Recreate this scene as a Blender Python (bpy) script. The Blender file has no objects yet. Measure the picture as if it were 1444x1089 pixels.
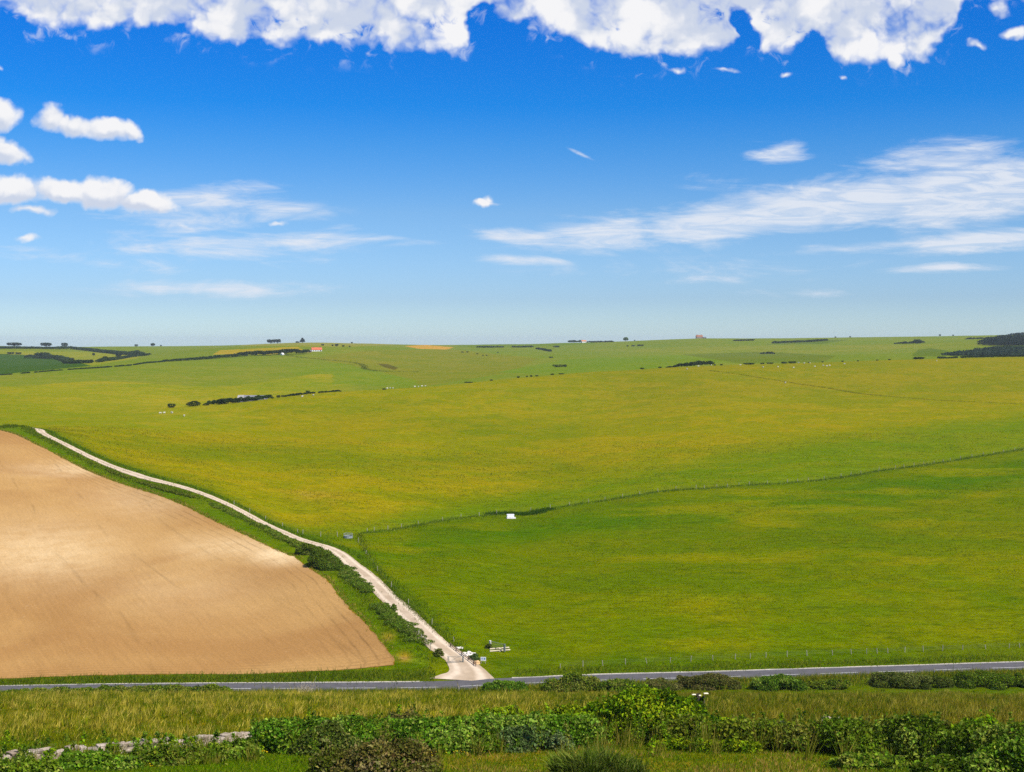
import bpy, bmesh, math, random
import numpy as np
from mathutils import Vector, Matrix

# ------------------------------------------------------------------ basics
SC = bpy.context.scene
COL = SC.collection
rng = np.random.default_rng(11)
random.seed(5)
F, CX, HY, H = 1900.0, 722.0, 480.0, 48.0      # lens in survey pixels, level eye height 48 m above the valley road
SUN_AZ, SUN_EL = math.radians(52), math.radians(50)   # sun behind the viewer, to the right


def lin(r, g, b):
    f = lambda c: (c / 255) / 12.92 if c / 255 <= 0.04045 else ((c / 255 + 0.055) / 1.055) ** 2.4
    return np.array([f(r), f(g), f(b)])


def tag(o, label=None, cat=None, group=None, kind=None):
    if label: o['label'] = label
    if cat: o['category'] = cat
    if group: o['group'] = group
    if kind: o['kind'] = kind
    return o


def empty(name, loc=(0, 0, 0), rz=0.0):
    o = bpy.data.objects.new(name, None)
    o.empty_display_size = 0.3
    COL.objects.link(o)
    o.location = loc
    o.rotation_euler = (0, 0, rz)
    return o


def link(name, me, parent=None, loc=None):
    o = bpy.data.objects.new(name, me)
    COL.objects.link(o)
    if parent: o.parent = parent
    if loc is not None: o.location = loc
    return o


def npmesh(name, V, faces, mat=None, smooth=False, col=None):
    """V (N,3); faces (M,k) array or a list of such arrays; col (N,3) linear point colour."""
    if not isinstance(faces, list): faces = [faces]
    me = bpy.data.meshes.new(name)
    V = np.asarray(V, dtype=np.float32)
    me.vertices.add(len(V)); me.vertices.foreach_set('co', V.ravel())
    loops = np.concatenate([np.asarray(f).ravel() for f in faces]).astype(np.int32)
    sizes = np.concatenate([np.full(len(f), np.asarray(f).shape[1]) for f in faces]).astype(np.int32)
    starts = np.concatenate([[0], np.cumsum(sizes)[:-1]]).astype(np.int32)
    me.loops.add(len(loops)); me.loops.foreach_set('vertex_index', loops)
    me.polygons.add(len(sizes)); me.polygons.foreach_set('loop_start', starts)
    me.polygons.foreach_set('loop_total', sizes)
    me.polygons.foreach_set('use_smooth', np.full(len(sizes), smooth))
    if col is not None:
        a = me.color_attributes.new('tone', 'FLOAT_COLOR', 'POINT')
        c = np.ones((len(V), 4), dtype=np.float32); c[:, :3] = col
        a.data.foreach_set('color', c.ravel())
    me.update(calc_edges=True); me.validate()
    if mat: me.materials.append(mat)
    return me


def pchip(x, y, q):
    """monotone cubic interpolation, x increasing"""
    h = np.diff(x); d = np.diff(y) / h
    m = np.zeros_like(y)
    s = d[:-1] * d[1:]
    w1 = 2 * h[1:] + h[:-1]; w2 = h[1:] + 2 * h[:-1]
    ok = s > 0
    with np.errstate(divide='ignore', invalid='ignore'):
        hm = (w1 + w2) / (w1 / d[:-1] + w2 / d[1:])
    m[1:-1] = np.where(ok, hm, 0)
    m[0] = d[0]; m[-1] = d[-1]
    q = np.clip(q, x[0], x[-1])
    i = np.clip(np.searchsorted(x, q) - 1, 0, len(h) - 1)
    t = (q - x[i]) / h[i]
    return ((1 + 2 * t) * (1 - t) ** 2 * y[i] + t * (1 - t) ** 2 * h[i] * m[i]
            + t * t * (3 - 2 * t) * y[i + 1] + t * t * (t - 1) * h[i] * m[i + 1])


def vnoise(x, y, seed=0):
    xi = np.floor(x).astype(np.int64); yi = np.floor(y).astype(np.int64)
    fx = x - xi; fy = y - yi
    fx = fx * fx * fx * (fx * (fx * 6 - 15) + 10); fy = fy * fy * fy * (fy * (fy * 6 - 15) + 10)
    def hsh(a, b):
        n = (a * 374761393 + b * 668265263 + seed * 1274126177) & 0xffffffff
        n = ((n ^ (n >> 13)) * 1274126177) & 0xffffffff
        n = n ^ (n >> 16)
        return (n & 0xffff) / 32767.5 - 1
    a, b, c, d = hsh(xi, yi), hsh(xi + 1, yi), hsh(xi, yi + 1), hsh(xi + 1, yi + 1)
    return (a * (1 - fx) + b * fx) * (1 - fy) + (c * (1 - fx) + d * fx) * fy


def fbm(x, y, wl, octaves=3, seed=0):
    s = np.zeros_like(x); a = 1.0; t = 0
    for k in range(octaves):
        s += a * vnoise(x / wl + 17.3 * k, y / wl - 9.1 * k, seed + k); t += a
        wl *= 0.48; a *= 0.55
    return s / t


# ------------------------------------------------------------------ the land, surveyed along lines of sight
# each survey line: (apparent row, distance) at each of these bearings
COLS = [-420, 0, 150, 300, 450, 600, 722, 850, 1000, 1150, 1300, 1444, 1860]
def near(off):
    base = [(1480, 2.5), (1190, 20), (1089, 65), (1060, 75), (1030, 90), (1000, 112), (986, 140), (980, 165), (977, 178)]
    return base
PROF = {
 0:   dict(rf=(968, 187), f=[(955, 194), (860, 236), (750, 290), (660, 350), (606, 410), (600, 428), (604, 500), (590, 600), (570, 700),
           (563, 760), (545, 900), (530, 1100), (505, 2000), (491, 2700), (497, 3500)]),
 150: dict(rf=(966, 188), f=[(951, 194), (855, 234), (765, 280), (690, 335), (655, 365), (625, 430), (602, 520), (590, 600), (578, 700),
           (566, 780), (538, 1000), (511, 1400), (500, 2200), (489.5, 2900), (496, 3700)]),
 300: dict(rf=(964, 188.5), f=[(951, 194), (850, 235), (780, 267), (738, 293), (702, 322), (660, 392), (622, 490), (592, 600), (571.5, 690),
           (575.5, 760), (545, 960), (503.5, 1600), (494, 2300), (488, 3200), (494, 4000)]),
 450: dict(rf=(962, 188.8), f=[(947, 194), (860, 225), (811, 245), (768, 271), (745, 310), (695, 360), (645, 450), (595, 610), (554.5, 740),
           (559, 820), (528, 1150), (498, 1750), (490.5, 2300), (483.5, 3400), (489, 4200)]),
 600: dict(rf=(960, 189.3), f=[(945, 194), (888, 208), (840, 230), (790, 265), (740, 320), (695, 378), (640, 490), (590, 615), (545.5, 800),
           (550, 880), (525, 1250), (503, 1750), (491, 2400), (487, 3000), (493, 3800)]),
 722: dict(rf=(953.5, 191.3), f=[(937, 197), (890, 214), (840, 238), (785, 278), (729, 338), (685, 405), (640, 495), (590, 620), (534, 850),
           (539.5, 930), (520, 1300), (504, 1700), (492, 2300), (486, 3000), (492, 3800)]),
 850: dict(rf=(948, 193.4), f=[(932, 199), (885, 216), (835, 242), (775, 288), (705, 362), (665, 432), (620, 535), (575, 670), (524, 900),
           (529, 980), (511, 1350), (499, 1750), (489, 2400), (482.5, 3100), (488, 3900)]),
 1000: dict(rf=(945, 195), f=[(930, 200), (880, 218), (825, 247), (760, 300), (688, 378), (645, 460), (600, 560), (555, 705), (516, 950),
           (521, 1030), (508, 1300), (496, 1750), (486, 2400), (477.8, 3100), (484, 3900)]),
 1150: dict(rf=(942, 197), f=[(927, 202), (875, 221), (815, 252), (745, 310), (670, 402), (625, 490), (585, 600), (545, 760), (511.5, 980),
           (516.5, 1060), (505, 1320), (495, 1750), (485, 2400), (476, 3200), (482, 4000)]),
 1300: dict(rf=(937, 199), f=[(922, 204), (868, 224), (805, 258), (735, 320), (654, 426), (612, 515), (575, 625), (538, 785), (507, 1000),
           (512, 1080), (502, 1330), (493, 1750), (484, 2400), (474.5, 3200), (481, 4000)]),
 1444: dict(rf=(933, 201), f=[(918, 206), (860, 228), (795, 264), (718, 333), (635, 456), (598, 545), (562, 660), (530, 820), (503.5, 1020),
           (508, 1090), (499, 1330), (488, 1700), (479, 2400), (472.5, 3100), (479, 3900)]),
}
PROF[-420] = dict(rf=(974, 185), f=[(y + (4 if i < 4 else 0), d * (1 if i > 3 else .99)) for i, (y, d) in enumerate(PROF[0]['f'])])
PROF[1860] = dict(rf=(924, 205), f=[(y - (6 if i < 4 else 2), d * (1 if i > 3 else 1.015)) for i, (y, d) in enumerate(PROF[1444]['f'])])

def knots(px):
    rf, d = PROF[px]['rf']
    rn = HY + F * H / (d - 5.6)                 # near edge of a level 5.6 m road
    k = near(0)
    sc = (d - 5.6) / 184.0
    k = [(y, q * (sc if q > 100 else 1)) for y, q in k[:-1]] + [(rn + .4, d - 7.5)]
    return k + [(rn, d - 5.6), (HY + F * H / d, d)] + PROF[px]['f'] + [(HY + 18, 6500), (HY + 30, 11000)]

KN = np.array([knots(p) for p in COLS])          # (cols, K, 2)
px_fine = np.concatenate([np.linspace(-2600, -160, 40, endpoint=False), np.arange(-160, 1606, 2.2), np.linspace(1610, 4100, 41)])
pc = np.clip(px_fine, COLS[0], COLS[-1])
KY = np.stack([pchip(np.array(COLS, float), KN[:, k, 0], pc) for k in range(KN.shape[1])], 1)
KD = np.stack([pchip(np.array(COLS, float), np.log(KN[:, k, 1]), pc) for k in range(KN.shape[1])], 1)
steps = [(2.5, 60, .03), (60, 175, .006), (175, 200, .0028), (200, 1150, .0036), (1150, 4300, .006), (4300, 11000, .03)]
rows = np.concatenate([np.exp(np.arange(math.log(a), math.log(b), s)) for a, b, s in steps] + [[11000.0]])
lr = np.log(rows)
U = (px_fine - CX) / F
VV = np.empty((len(px_fine), len(rows)))
for i in range(len(px_fine)):
    VV[i] = pchip(KD[i], (KY[i] - HY) / F, lr)
YY = np.broadcast_to(rows, VV.shape)
XX = U[:, None] * YY
ZZ = H - VV * YY
# soft natural unevenness
def smooth01(a, b, x):
    t = np.clip((x - a) / (b - a), 0, 1); return t * t * (3 - 2 * t)
calm = 1 - smooth01(160, 178, YY) * (1 - smooth01(203, 225, YY))
ZZ = ZZ + calm * (0.16 * fbm(XX, YY, 28, 2, 3) + 0.05 * fbm(XX, YY, 7, 2, 9)
      + smooth01(300, 900, YY) * .45 * fbm(XX, YY, 90, 2, 21) + smooth01(1300, 2200, YY) * 2.4 * fbm(XX, YY, 330, 3, 33)
      + smooth01(1250, 1600, YY) * smooth01(2900, 2400, YY) * 11.0 * fbm(XX + YY * .4, YY * .8, 520, 2, 133))


def colpos(x, y):
    px = CX + F * np.asarray(x, float) / np.asarray(y, float)
    j = np.clip(np.searchsorted(px_fine, px) - 1, 0, len(px_fine) - 2)
    return j, np.clip((px - px_fine[j]) / (px_fine[j + 1] - px_fine[j]), 0, 1)

def zat(x, y):
    """ground height"""
    x = np.asarray(x, float); y = np.clip(np.asarray(y, float), rows[0], rows[-1])
    j, a = colpos(x, y)
    k = np.clip(np.searchsorted(rows, y) - 1, 0, len(rows) - 2)
    b = (y - rows[k]) / (rows[k + 1] - rows[k])
    return ((ZZ[j, k] * (1 - a) + ZZ[j + 1, k] * a) * (1 - b) + (ZZ[j, k + 1] * (1 - a) + ZZ[j + 1, k + 1] * a) * b)

APP = HY + F * (H - ZZ) / YY                     # apparent row of every ground node

def at(px, py, dmin=60, dmax=4500):
    """the ground point first met on that line of sight (beyond dmin)"""
    j = int(np.clip(np.searchsorted(px_fine, px), 0, len(px_fine) - 1))
    col = APP[j]
    ok = np.where((rows > dmin) & (rows < dmax) & (col <= py))[0]
    if len(ok) == 0:
        m = (rows > (max(dmin, 1200) if dmax > 2000 else dmin)) & (rows < dmax)
        k = np.where(m)[0][np.argmin(col[m])]
        y = rows[k]
    else:
        k = ok[0]
        if k > 0 and col[k - 1] > py:
            t = (col[k - 1] - py) / (col[k - 1] - col[k])
            y = rows[k - 1] + t * (rows[k] - rows[k - 1])
        else:
            y = rows[k]
    x = (px - CX) / F * y
    return Vector((x, y, float(zat(x, y))))

def ats(pts, dmin=60, dmax=4500):
    return np.array([at(a, b, dmin, dmax) for a, b in pts])

def resample(P, step):
    P = np.asarray(P, float)
    d = np.concatenate([[0], np.cumsum(np.linalg.norm(np.diff(P[:, :2], axis=0), axis=1))])
    n = max(2, int(d[-1] / step) + 1)
    q = np.linspace(0, d[-1], n)
    return np.stack([pchip(d, P[:, k], q) for k in range(P.shape[1])], 1)

def poly_in(px, py, poly):
    """even-odd test, vectorised"""
    c = np.zeros(px.shape, bool)
    p = np.asarray(poly, float)
    for i in range(len(p)):
        x1, y1 = p[i]; x2, y2 = p[i - 1]
        if y1 == y2: continue
        t = ((y1 > py) != (y2 > py)) & (px < (x2 - x1) * (py - y1) / (y2 - y1) + x1)
        c ^= t
    return c

def crest(px, back=-8.0):
    """a spot on the brow of the big field"""
    k = 19
    j = int(np.clip(np.searchsorted(px_fine, px), 0, len(px_fine) - 1))
    y = math.exp(KD[j, k]) + back
    x = (px - CX) / F * y
    return Vector((x, y, float(zat(x, y))))
# ------------------------------------------------------------------ materials
class NT:
    def __init__(s, tree): s.t = tree; s.n = tree.nodes; s.l = tree.links
    def new(s, typ, **kw):
        n = s.n.new(typ)
        for k, v in kw.items(): setattr(n, k, v)
        return n
    def put(s, sock, v):
        if isinstance(v, bpy.types.NodeSocket): s.l.new(v, sock)
        elif v is not None: sock.default_value = v
    def m(s, op, a, b=None, c=None, clamp=False):
        n = s.new('ShaderNodeMath', operation=op, use_clamp=clamp)
        s.put(n.inputs[0], a); s.put(n.inputs[1], b); s.put(n.inputs[2], c)
        return n.outputs[0]
    def mix(s, f, a, b, blend='MIX'):
        n = s.new('ShaderNodeMix', data_type='RGBA', blend_type=blend, clamp_factor=True)
        s.put(n.inputs[0], f); s.put(n.inputs[6], a); s.put(n.inputs[7], b)
        return n.outputs[2]
    def noise(s, vec, scale, detail=3, rough=.55, dist=0, dim='3D'):
        n = s.new('ShaderNodeTexNoise', noise_dimensions=dim)
        s.put(n.inputs['Vector'], vec); s.put(n.inputs['Scale'], scale); s.put(n.inputs['Detail'], detail)
        s.put(n.inputs['Roughness'], rough); s.put(n.inputs['Distortion'], dist)
        return n.outputs['Fac']
    def ramp(s, f, lo, hi, a=0.0, b=1.0, smooth=True):
        n = s.new('ShaderNodeMapRange', interpolation_type='SMOOTHSTEP' if smooth else 'LINEAR')
        for i, v in enumerate((f, lo, hi, a, b)): s.put(n.inputs[i], v)
        return n.outputs[0]
    def mapping(s, vec, loc=(0, 0, 0), rot=(0, 0, 0), scale=(1, 1, 1), typ='POINT'):
        n = s.new('ShaderNodeMapping', vector_type=typ)
        s.put(n.inputs[0], vec); n.inputs[1].default_value = loc; n.inputs[2].default_value = rot; n.inputs[3].default_value = scale
        return n.outputs[0]


def newmat(name):
    m = bpy.data.materials.new(name); m.use_nodes = True
    m.node_tree.nodes.clear()
    t = NT(m.node_tree)
    out = t.new('ShaderNodeOutputMaterial')
    return m, t, out

def c4(c): return (float(c[0]), float(c[1]), float(c[2]), 1)

def mat_plain(name, c, rough=.8, var=.15, scale=3.0, metal=0.0, bump=0.0, spec=.25):
    m, t, out = newmat(name)
    p = t.new('ShaderNodeTexCoord').outputs['Object']
    n = t.noise(p, scale, 4, .6)
    f = t.ramp(n, .3, .7, 1 - var, 1 + var)
    vm = t.new('ShaderNodeVectorMath', operation='SCALE')
    vm.inputs[0].default_value = c[:3]; t.put(vm.inputs['Scale'], f)
    b = t.new('ShaderNodeBsdfPrincipled')
    t.put(b.inputs['Base Color'], vm.outputs[0])
    b.inputs['Roughness'].default_value = rough; b.inputs['Metallic'].default_value = metal
    b.inputs['Specular IOR Level'].default_value = spec
    if bump:
        bn = t.new('ShaderNodeBump'); bn.inputs['Strength'].default_value = bump; bn.inputs['Distance'].default_value = .03
        t.put(bn.inputs['Height'], n); t.put(b.inputs['Normal'], bn.outputs[0])
    t.l.new(b.outputs[0], out.inputs[0])
    return m

def mat_leaf(name, trans=.3, gloss=.0):
    """leaves and blades: colour from the mesh's own tone, a random turn per plant"""
    m, t, out = newmat(name)
    a = t.new('ShaderNodeAttribute', attribute_name='tone').outputs['Color']
    rnd = t.new('ShaderNodeObjectInfo').outputs['Random']
    hs = t.new('ShaderNodeHueSaturation')
    t.put(hs.inputs['Hue'], t.ramp(rnd, 0, 1, .488, .512, False)); t.put(hs.inputs['Value'], t.ramp(rnd, 0, 1, .85, 1.12, False))
    t.put(hs.inputs['Color'], a)
    d = t.new('ShaderNodeBsdfDiffuse'); t.put(d.inputs[0], hs.outputs[0])
    tr = t.new('ShaderNodeBsdfTranslucent'); t.put(tr.inputs[0], hs.outputs[0])
    mx = t.new('ShaderNodeMixShader'); mx.inputs[0].default_value = trans
    t.l.new(d.outputs[0], mx.inputs[1]); t.l.new(tr.outputs[0], mx.inputs[2])
    last = mx.outputs[0]
    if gloss:
        g = t.new('ShaderNodeBsdfGlossy'); g.inputs['Roughness'].default_value = .45
        m2 = t.new('ShaderNodeMixShader'); m2.inputs[0].default_value = gloss
        t.l.new(last, m2.inputs[1]); t.l.new(g.outputs[0], m2.inputs[2]); last = m2.outputs[0]
    t.l.new(last, out.inputs[0])
    return m

def mat_land():
    m, t, out = newmat('land')
    pos = t.new('ShaderNodeTexCoord').outputs['Object']
    a = t.mix(1.0, t.new('ShaderNodeAttribute', attribute_name='tone').outputs['Color'], (.80, .615, .13, 1), 'MULTIPLY')
    n_big = t.noise(pos, .016, 4, .6, .6)
    n_mid = t.noise(pos, .07, 6, .66, .5)
    along = t.mapping(pos, scale=(.42, 1, 1))         # sward combed along the contour
    n_tus = t.noise(along, .40, 6, .74, .4)
    n_small = t.noise(along, .95, 5, .7)
    n_fine = t.noise(pos, 2.6, 3, .7)
    # drier, browner sward in patches; lusher elsewhere
    dry = t.m('ADD', t.m('MULTIPLY', n_big, .4), t.m('MULTIPLY', n_mid, .6))
    fdry = t.ramp(dry, .44, .57)
    c = t.mix(fdry, t.mix(1.0, a, (.76, .93, .6, 1), 'MULTIPLY'), t.mix(1.0, a, (1.00, 1.00, 1.5, 1), 'MULTIPLY'))
    # straw coloured streaks and darker tussocks
    streak = t.ramp(t.noise(along, .16, 7, .76, 1.2), .54, .66)
    c = t.mix(t.m('MULTIPLY', streak, .5), c, t.mix(1.0, a, (1.30, 1.28, 8.0, 1), 'MULTIPLY'))
    tus = t.ramp(n_tus, .55, .64)
    c = t.mix(t.m('MULTIPLY', tus, .62), c, t.mix(1.0, a, (.40, .58, .3, 1), 'MULTIPLY'))
    g = t.m('MULTIPLY', t.ramp(n_fine, .28, .72, .68, 1.32, False), t.ramp(n_small, .32, .68, .74, 1.26, False))
    vm = t.new('ShaderNodeVectorMath', operation='SCALE'); t.put(vm.inputs[0], c); t.put(vm.inputs['Scale'], g)
    d = t.new('ShaderNodeBsdfDiffuse'); t.put(d.inputs[0], vm.outputs[0])
    h = t.m('ADD', t.m('MULTIPLY', n_fine, .22), t.m('ADD', t.m('MULTIPLY', n_small, .8), t.m('MULTIPLY', n_mid, 2.2)))
    bn = t.new('ShaderNodeBump'); bn.inputs['Strength'].default_value = .6; bn.inputs['Distance'].default_value = .5
    t.put(bn.inputs['Height'], h); t.put(d.inputs['Normal'], bn.outputs[0])
    t.l.new(d.outputs[0], out.inputs[0])
    return m

def mat_soil(direction):
    m, t, out = newmat('tilled_soil')
    pos = t.new('ShaderNodeTexCoord').outputs['Object']
    ang = math.atan2(direction[1], direction[0])
    rp = t.mapping(pos, rot=(0, 0, -ang))            # x now runs along the drilling
    sl = t.mapping(rp, scale=(.035, 1, 1))
    base = t.mix(t.ramp(t.noise(pos, .022, 3, .55, .5), .36, .66), c4(lin(192, 144, 86) * .55), c4(lin(214, 168, 104) * .54))
    fine = t.noise(sl, 1.7, 5, .7, .2)
    clod = t.noise(pos, 3.0, 4, .75)
    g = t.m('MULTIPLY', t.ramp(fine, .3, .7, .93, 1.07, False), t.ramp(clod, .25, .75, .78, 1.22, False))
    # wheelings of the drill every 13 m
    sep = t.new('ShaderNodeSeparateXYZ'); t.put(sep.inputs[0], rp)
    wob = t.m('ADD', sep.outputs[1], t.m('MULTIPLY', t.noise(rp, .012, 2, .5), 14.0))
    w = t.m('PINGPONG', wob, 6.5)
    tram = t.m('MULTIPLY', t.ramp(w, .0, .55, 1, 0), t.ramp(t.noise(rp, .09, 3, .6), .42, .62))
    g = t.m('MULTIPLY', g, t.m('SUBTRACT', 1.0, t.m('MULTIPLY', tram, .13)))
    pale = t.ramp(t.noise(pos, .5, 6, .75), .6, .8)
    base = t.mix(t.m('MULTIPLY', pale, .3), base, c4(lin(236, 205, 160) * .66))
    chalk = t.new('ShaderNodeSeparateColor'); t.put(chalk.inputs[0], t.new('ShaderNodeAttribute', attribute_name='tone').outputs['Color'])  # red: paler soil patches; green and blue: distance from the field edges
    # drill and wheel lines that follow the field edge
    wb = t.m('MULTIPLY', t.m('SUBTRACT', t.noise(pos, .3, 3, .6), .5), .5)
    ln1 = t.m('MULTIPLY', t.ramp(t.m('PINGPONG', t.m('ADD', chalk.outputs[1], wb), .9), .0, .3, 1, 0), t.ramp(chalk.outputs[1], 1.0, 12.0, 1, 0))
    ln2 = t.m('MULTIPLY', t.ramp(t.m('PINGPONG', t.m('ADD', chalk.outputs[2], wb), .7), .0, .3, 1, 0), t.ramp(chalk.outputs[2], .5, 9.0, 1, 0))
    g = t.m('MULTIPLY', g, t.m('SUBTRACT', 1.0, t.m('MULTIPLY', t.m('MAXIMUM', ln1, ln2), t.ramp(t.noise(pos, .12, 4, .65), .35, .65, .06, .30))))
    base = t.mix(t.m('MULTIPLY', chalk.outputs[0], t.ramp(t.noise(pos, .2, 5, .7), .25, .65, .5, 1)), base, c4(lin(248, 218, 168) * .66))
    vm = t.new('ShaderNodeVectorMath', operation='SCALE'); t.put(vm.inputs[0], base); t.put(vm.inputs['Scale'], g)
    d = t.new('ShaderNodeBsdfDiffuse'); t.put(d.inputs[0], vm.outputs[0]); d.inputs['Roughness'].default_value = .6
    bn = t.new('ShaderNodeBump'); bn.inputs['Strength'].default_value = .7; bn.inputs['Distance'].default_value = .12
    t.put(bn.inputs['Height'], t.m('ADD', t.m('MULTIPLY', clod, 1.0), t.m('MULTIPLY', fine, .8))); t.put(d.inputs['Normal'], bn.outputs[0])
    t.l.new(d.outputs[0], out.inputs[0])
    return m

def mat_track():
    m, t, out = newmat('chalk_track')
    pos = t.new('ShaderNodeTexCoord').outputs['Object']
    a = t.new('ShaderNodeAttribute', attribute_name='tone').outputs['Color']   # r = across 0..1
    sep = t.new('ShaderNodeSeparateColor'); t.put(sep.inputs[0], a)
    ac = t.m('ABSOLUTE', t.m('SUBTRACT', sep.outputs[0], .5))
    n = t.noise(pos, .9, 5, .7); n2 = t.noise(pos, .15, 3, .6)
    rut = t.ramp(t.m('ABSOLUTE', t.m('SUBTRACT', ac, .27)), .02, .16, 1, 0)
    c = t.mix(t.m('MULTIPLY', t.m('SUBTRACT', 1.0, rut), t.ramp(n2,   .35, .65, .5, 1.0)), c4((.56, .45, .33)), c4((.36, .27, .18)))
    g = t.ramp(n, .25, .75, .84, 1.14, False)
    vm = t.new('ShaderNodeVectorMath', operation='SCALE'); t.put(vm.inputs[0], c); t.put(vm.inputs['Scale'], g)
    d = t.new('ShaderNodeBsdfDiffuse'); t.put(d.inputs[0], vm.outputs[0])
    bn = t.new('ShaderNodeBump'); bn.inputs['Strength'].default_value = .4; bn.inputs['Distance'].default_value = .06
    t.put(bn.inputs['Height'], n); t.put(d.inputs['Normal'], bn.outputs[0])
    t.l.new(d.outputs[0], out.inputs[0])
    return m

def mat_stone(name, c1, c2, scale=2.2):
    m, t, out = newmat(name)
    pos = t.new('ShaderNodeTexCoord').outputs['Object']
    a = t.new('ShaderNodeAttribute', attribute_name='tone').outputs['Color']
    n = t.noise(pos, scale, 5, .7); n2 = t.noise(pos, scale * 5, 3, .6)
    c = t.mix(t.ramp(n, .38, .66), c4(c1), c4(c2))
    c = t.mix(1.0, c, a, 'MULTIPLY')
    g = t.ramp(n2, .25, .75, .8, 1.2, False)
    vm = t.new('ShaderNodeVectorMath', operation='SCALE'); t.put(vm.inputs[0], c); t.put(vm.inputs['Scale'], g)
    d = t.new('ShaderNodeBsdfDiffuse'); t.put(d.inputs[0], vm.outputs[0])
    bn = t.new('ShaderNodeBump'); bn.inputs['Strength'].default_value = .5; bn.inputs['Distance'].default_value = .05
    t.put(bn.inputs['Height'], n2); t.put(d.inputs['Normal'], bn.outputs[0])
    t.l.new(d.outputs[0], out.inputs[0])
    return m
# ------------------------------------------------------------------ sky, sun, air
EXPO = 0.55
def build_sky():
    w = bpy.data.worlds.new('World'); SC.world = w; w.use_nodes = True
    w.node_tree.nodes.clear()
    t = NT(w.node_tree)
    out = t.new('ShaderNodeOutputWorld')
    dirn = t.new('ShaderNodeTexCoord').outputs['Generated']
    sky = t.new('ShaderNodeTexSky', sky_type='NISHITA', sun_disc=False)
    sky.sun_elevation = SUN_EL; sky.sun_rotation = math.pi - SUN_AZ
    sky.altitude = 60; sky.air_density = 1.0; sky.dust_density = .35; sky.ozone_density = 3.0
    sep = t.new('ShaderNodeSeparateXYZ'); t.put(sep.inputs[0], dirn)
    x, y, z = sep.outputs
    hs = t.new('ShaderNodeHueSaturation'); hs.inputs['Saturation'].default_value = 1.22
    t.put(hs.inputs['Color'], sky.outputs[0])
    # pale horizon, deep blue above; high stops turned neutral to brighten the fill light
    rp = t.new('ShaderNodeValToRGB'); t.put(rp.inputs[0], z)
    el = rp.color_ramp.elements
    stops = [(0, (.56, .745, 1.06)), (.03, (.41, .55, .87)), (.094, (.38, .53, .76)), (.143, (.18, .47, .78)), (.171, (.06, .42, .81)), (.25, (.03, .37, .85)), (.38, (.25, .5, .86)), (.62, (.8, .84, .95)), (1.0, (.92, .92, .96))]
    el[0].position, el[1].position = stops[0][0], stops[-1][0]
    el[0].color, el[1].color = c4(stops[0][1]), c4(stops[-1][1])
    for a_, c_ in stops[1:-1]:
        e_ = el.new(a_); e_.color = c4(c_)
    tint = rp.outputs[0]
    skyc = t.mix(1.0, hs.outputs[0], tint, 'MULTIPLY')
    bg = t.new('ShaderNodeBackground'); t.put(bg.inputs[0], skyc); bg.inputs[1].default_value = .115
    # ---- clouds, laid out by bearing and elevation north of the viewer
    ys = t.m('MAXIMUM', y, .08)
    u = t.m('MULTIPLY_ADD', t.m('DIVIDE', x, ys), F / 100, CX / 100)
    v = t.m('SUBTRACT', HY / 100, t.m('MULTIPLY', t.m('DIVIDE', z, ys), F / 100))
    cmb = t.new('ShaderNodeCombineXYZ'); t.put(cmb.inputs[0], u); t.put(cmb.inputs[1], v)
    P = cmb.outputs[0]
    warp = t.new('ShaderNodeTexNoise', noise_dimensions='2D'); t.put(warp.inputs['Vector'], P)
    warp.inputs['Scale'].default_value = 2.2; warp.inputs['Detail'].default_value = 4
    wv = t.new('ShaderNodeVectorMath', operation='MULTIPLY_ADD')
    t.put(wv.inputs[0], warp.outputs['Color']); wv.inputs[1].default_value = (.22, .18, 0); t.put(wv.inputs[2], P)
    sh = t.new('ShaderNodeVectorMath', operation='SUBTRACT'); t.put(sh.inputs[0], wv.outputs[0]); sh.inputs[1].default_value = (.11, .09, 0)
    PW = sh.outputs[0]

    def blobs(lst, P):
        acc = None
        for (bx, by, a, b, rot, amp) in lst:
            q = t.mapping(P, loc=(bx / 100, by / 100, 0), rot=(0, 0, math.radians(rot)), scale=(a / 100, b / 100, 1), typ='TEXTURE')
            n = t.new('ShaderNodeVectorMath', operation='LENGTH'); t.put(n.inputs[0], q)
            mval = t.m('MULTIPLY', t.m('SUBTRACT', 1.0, n.outputs['Value']), amp)
            acc = mval if acc is None else t.m('MAXIMUM', acc, mval)
        return acc

    # lower edge of the big bank overhead
    edge = [(-200, 60), (0, 16), (40, 40), (130, 47), (250, 50), (300, 64), (390, 67), (470, 68), (540, 74), (600, 84), (652, 76), (668, 55),
            (684, 22), (700, 30), (745, 44), (790, 54), (835, 76), (890, 94), (950, 84), (1005, 84), (1040, 58), (1056, 48), (1075, 74),
            (1110, 78), (1150, 62), (1185, 96), (1235, 92), (1275, 92), (1320, 74), (1352, 34), (1372, 4), (1444, 8), (1600, 40)]
    cr = t.new('ShaderNodeFloatCurve')
    cv = cr.mapping.curves[0]
    x0, x1, vmax = -200, 1600, 120
    pts = [((a - x0) / (x1 - x0), b / vmax) for a, b in edge]
    cv.points[0].location = pts[0]; cv.points[1].location = pts[-1]
    for p_ in pts[1:-1]: cv.points.new(*p_)
    for p_ in cv.points: p_.handle_type = 'AUTO'
    cr.mapping.update()
    sw = t.new('ShaderNodeSeparateXYZ'); t.put(sw.inputs[0], PW)
    t.put(cr.inputs['Value'], t.m('DIVIDE', t.m('SUBTRACT', sw.outputs[0], x0 / 100), (x1 - x0) / 100, clamp=True))
    vedge = t.m('MULTIPLY', cr.outputs[0], vmax / 100)
    bank = t.m('MINIMUM', t.m('MULTIPLY', t.m('SUBTRACT', vedge, sw.outputs[1]), 2.6), .55)
    n3 = t.noise(PW, 3.4, 5, .6, .4, '2D')
    gap = blobs([(674, 34, 20, 36, 10, 1.0), (1046, 28, 16, 30, -25, 1.0)], PW)
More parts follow.
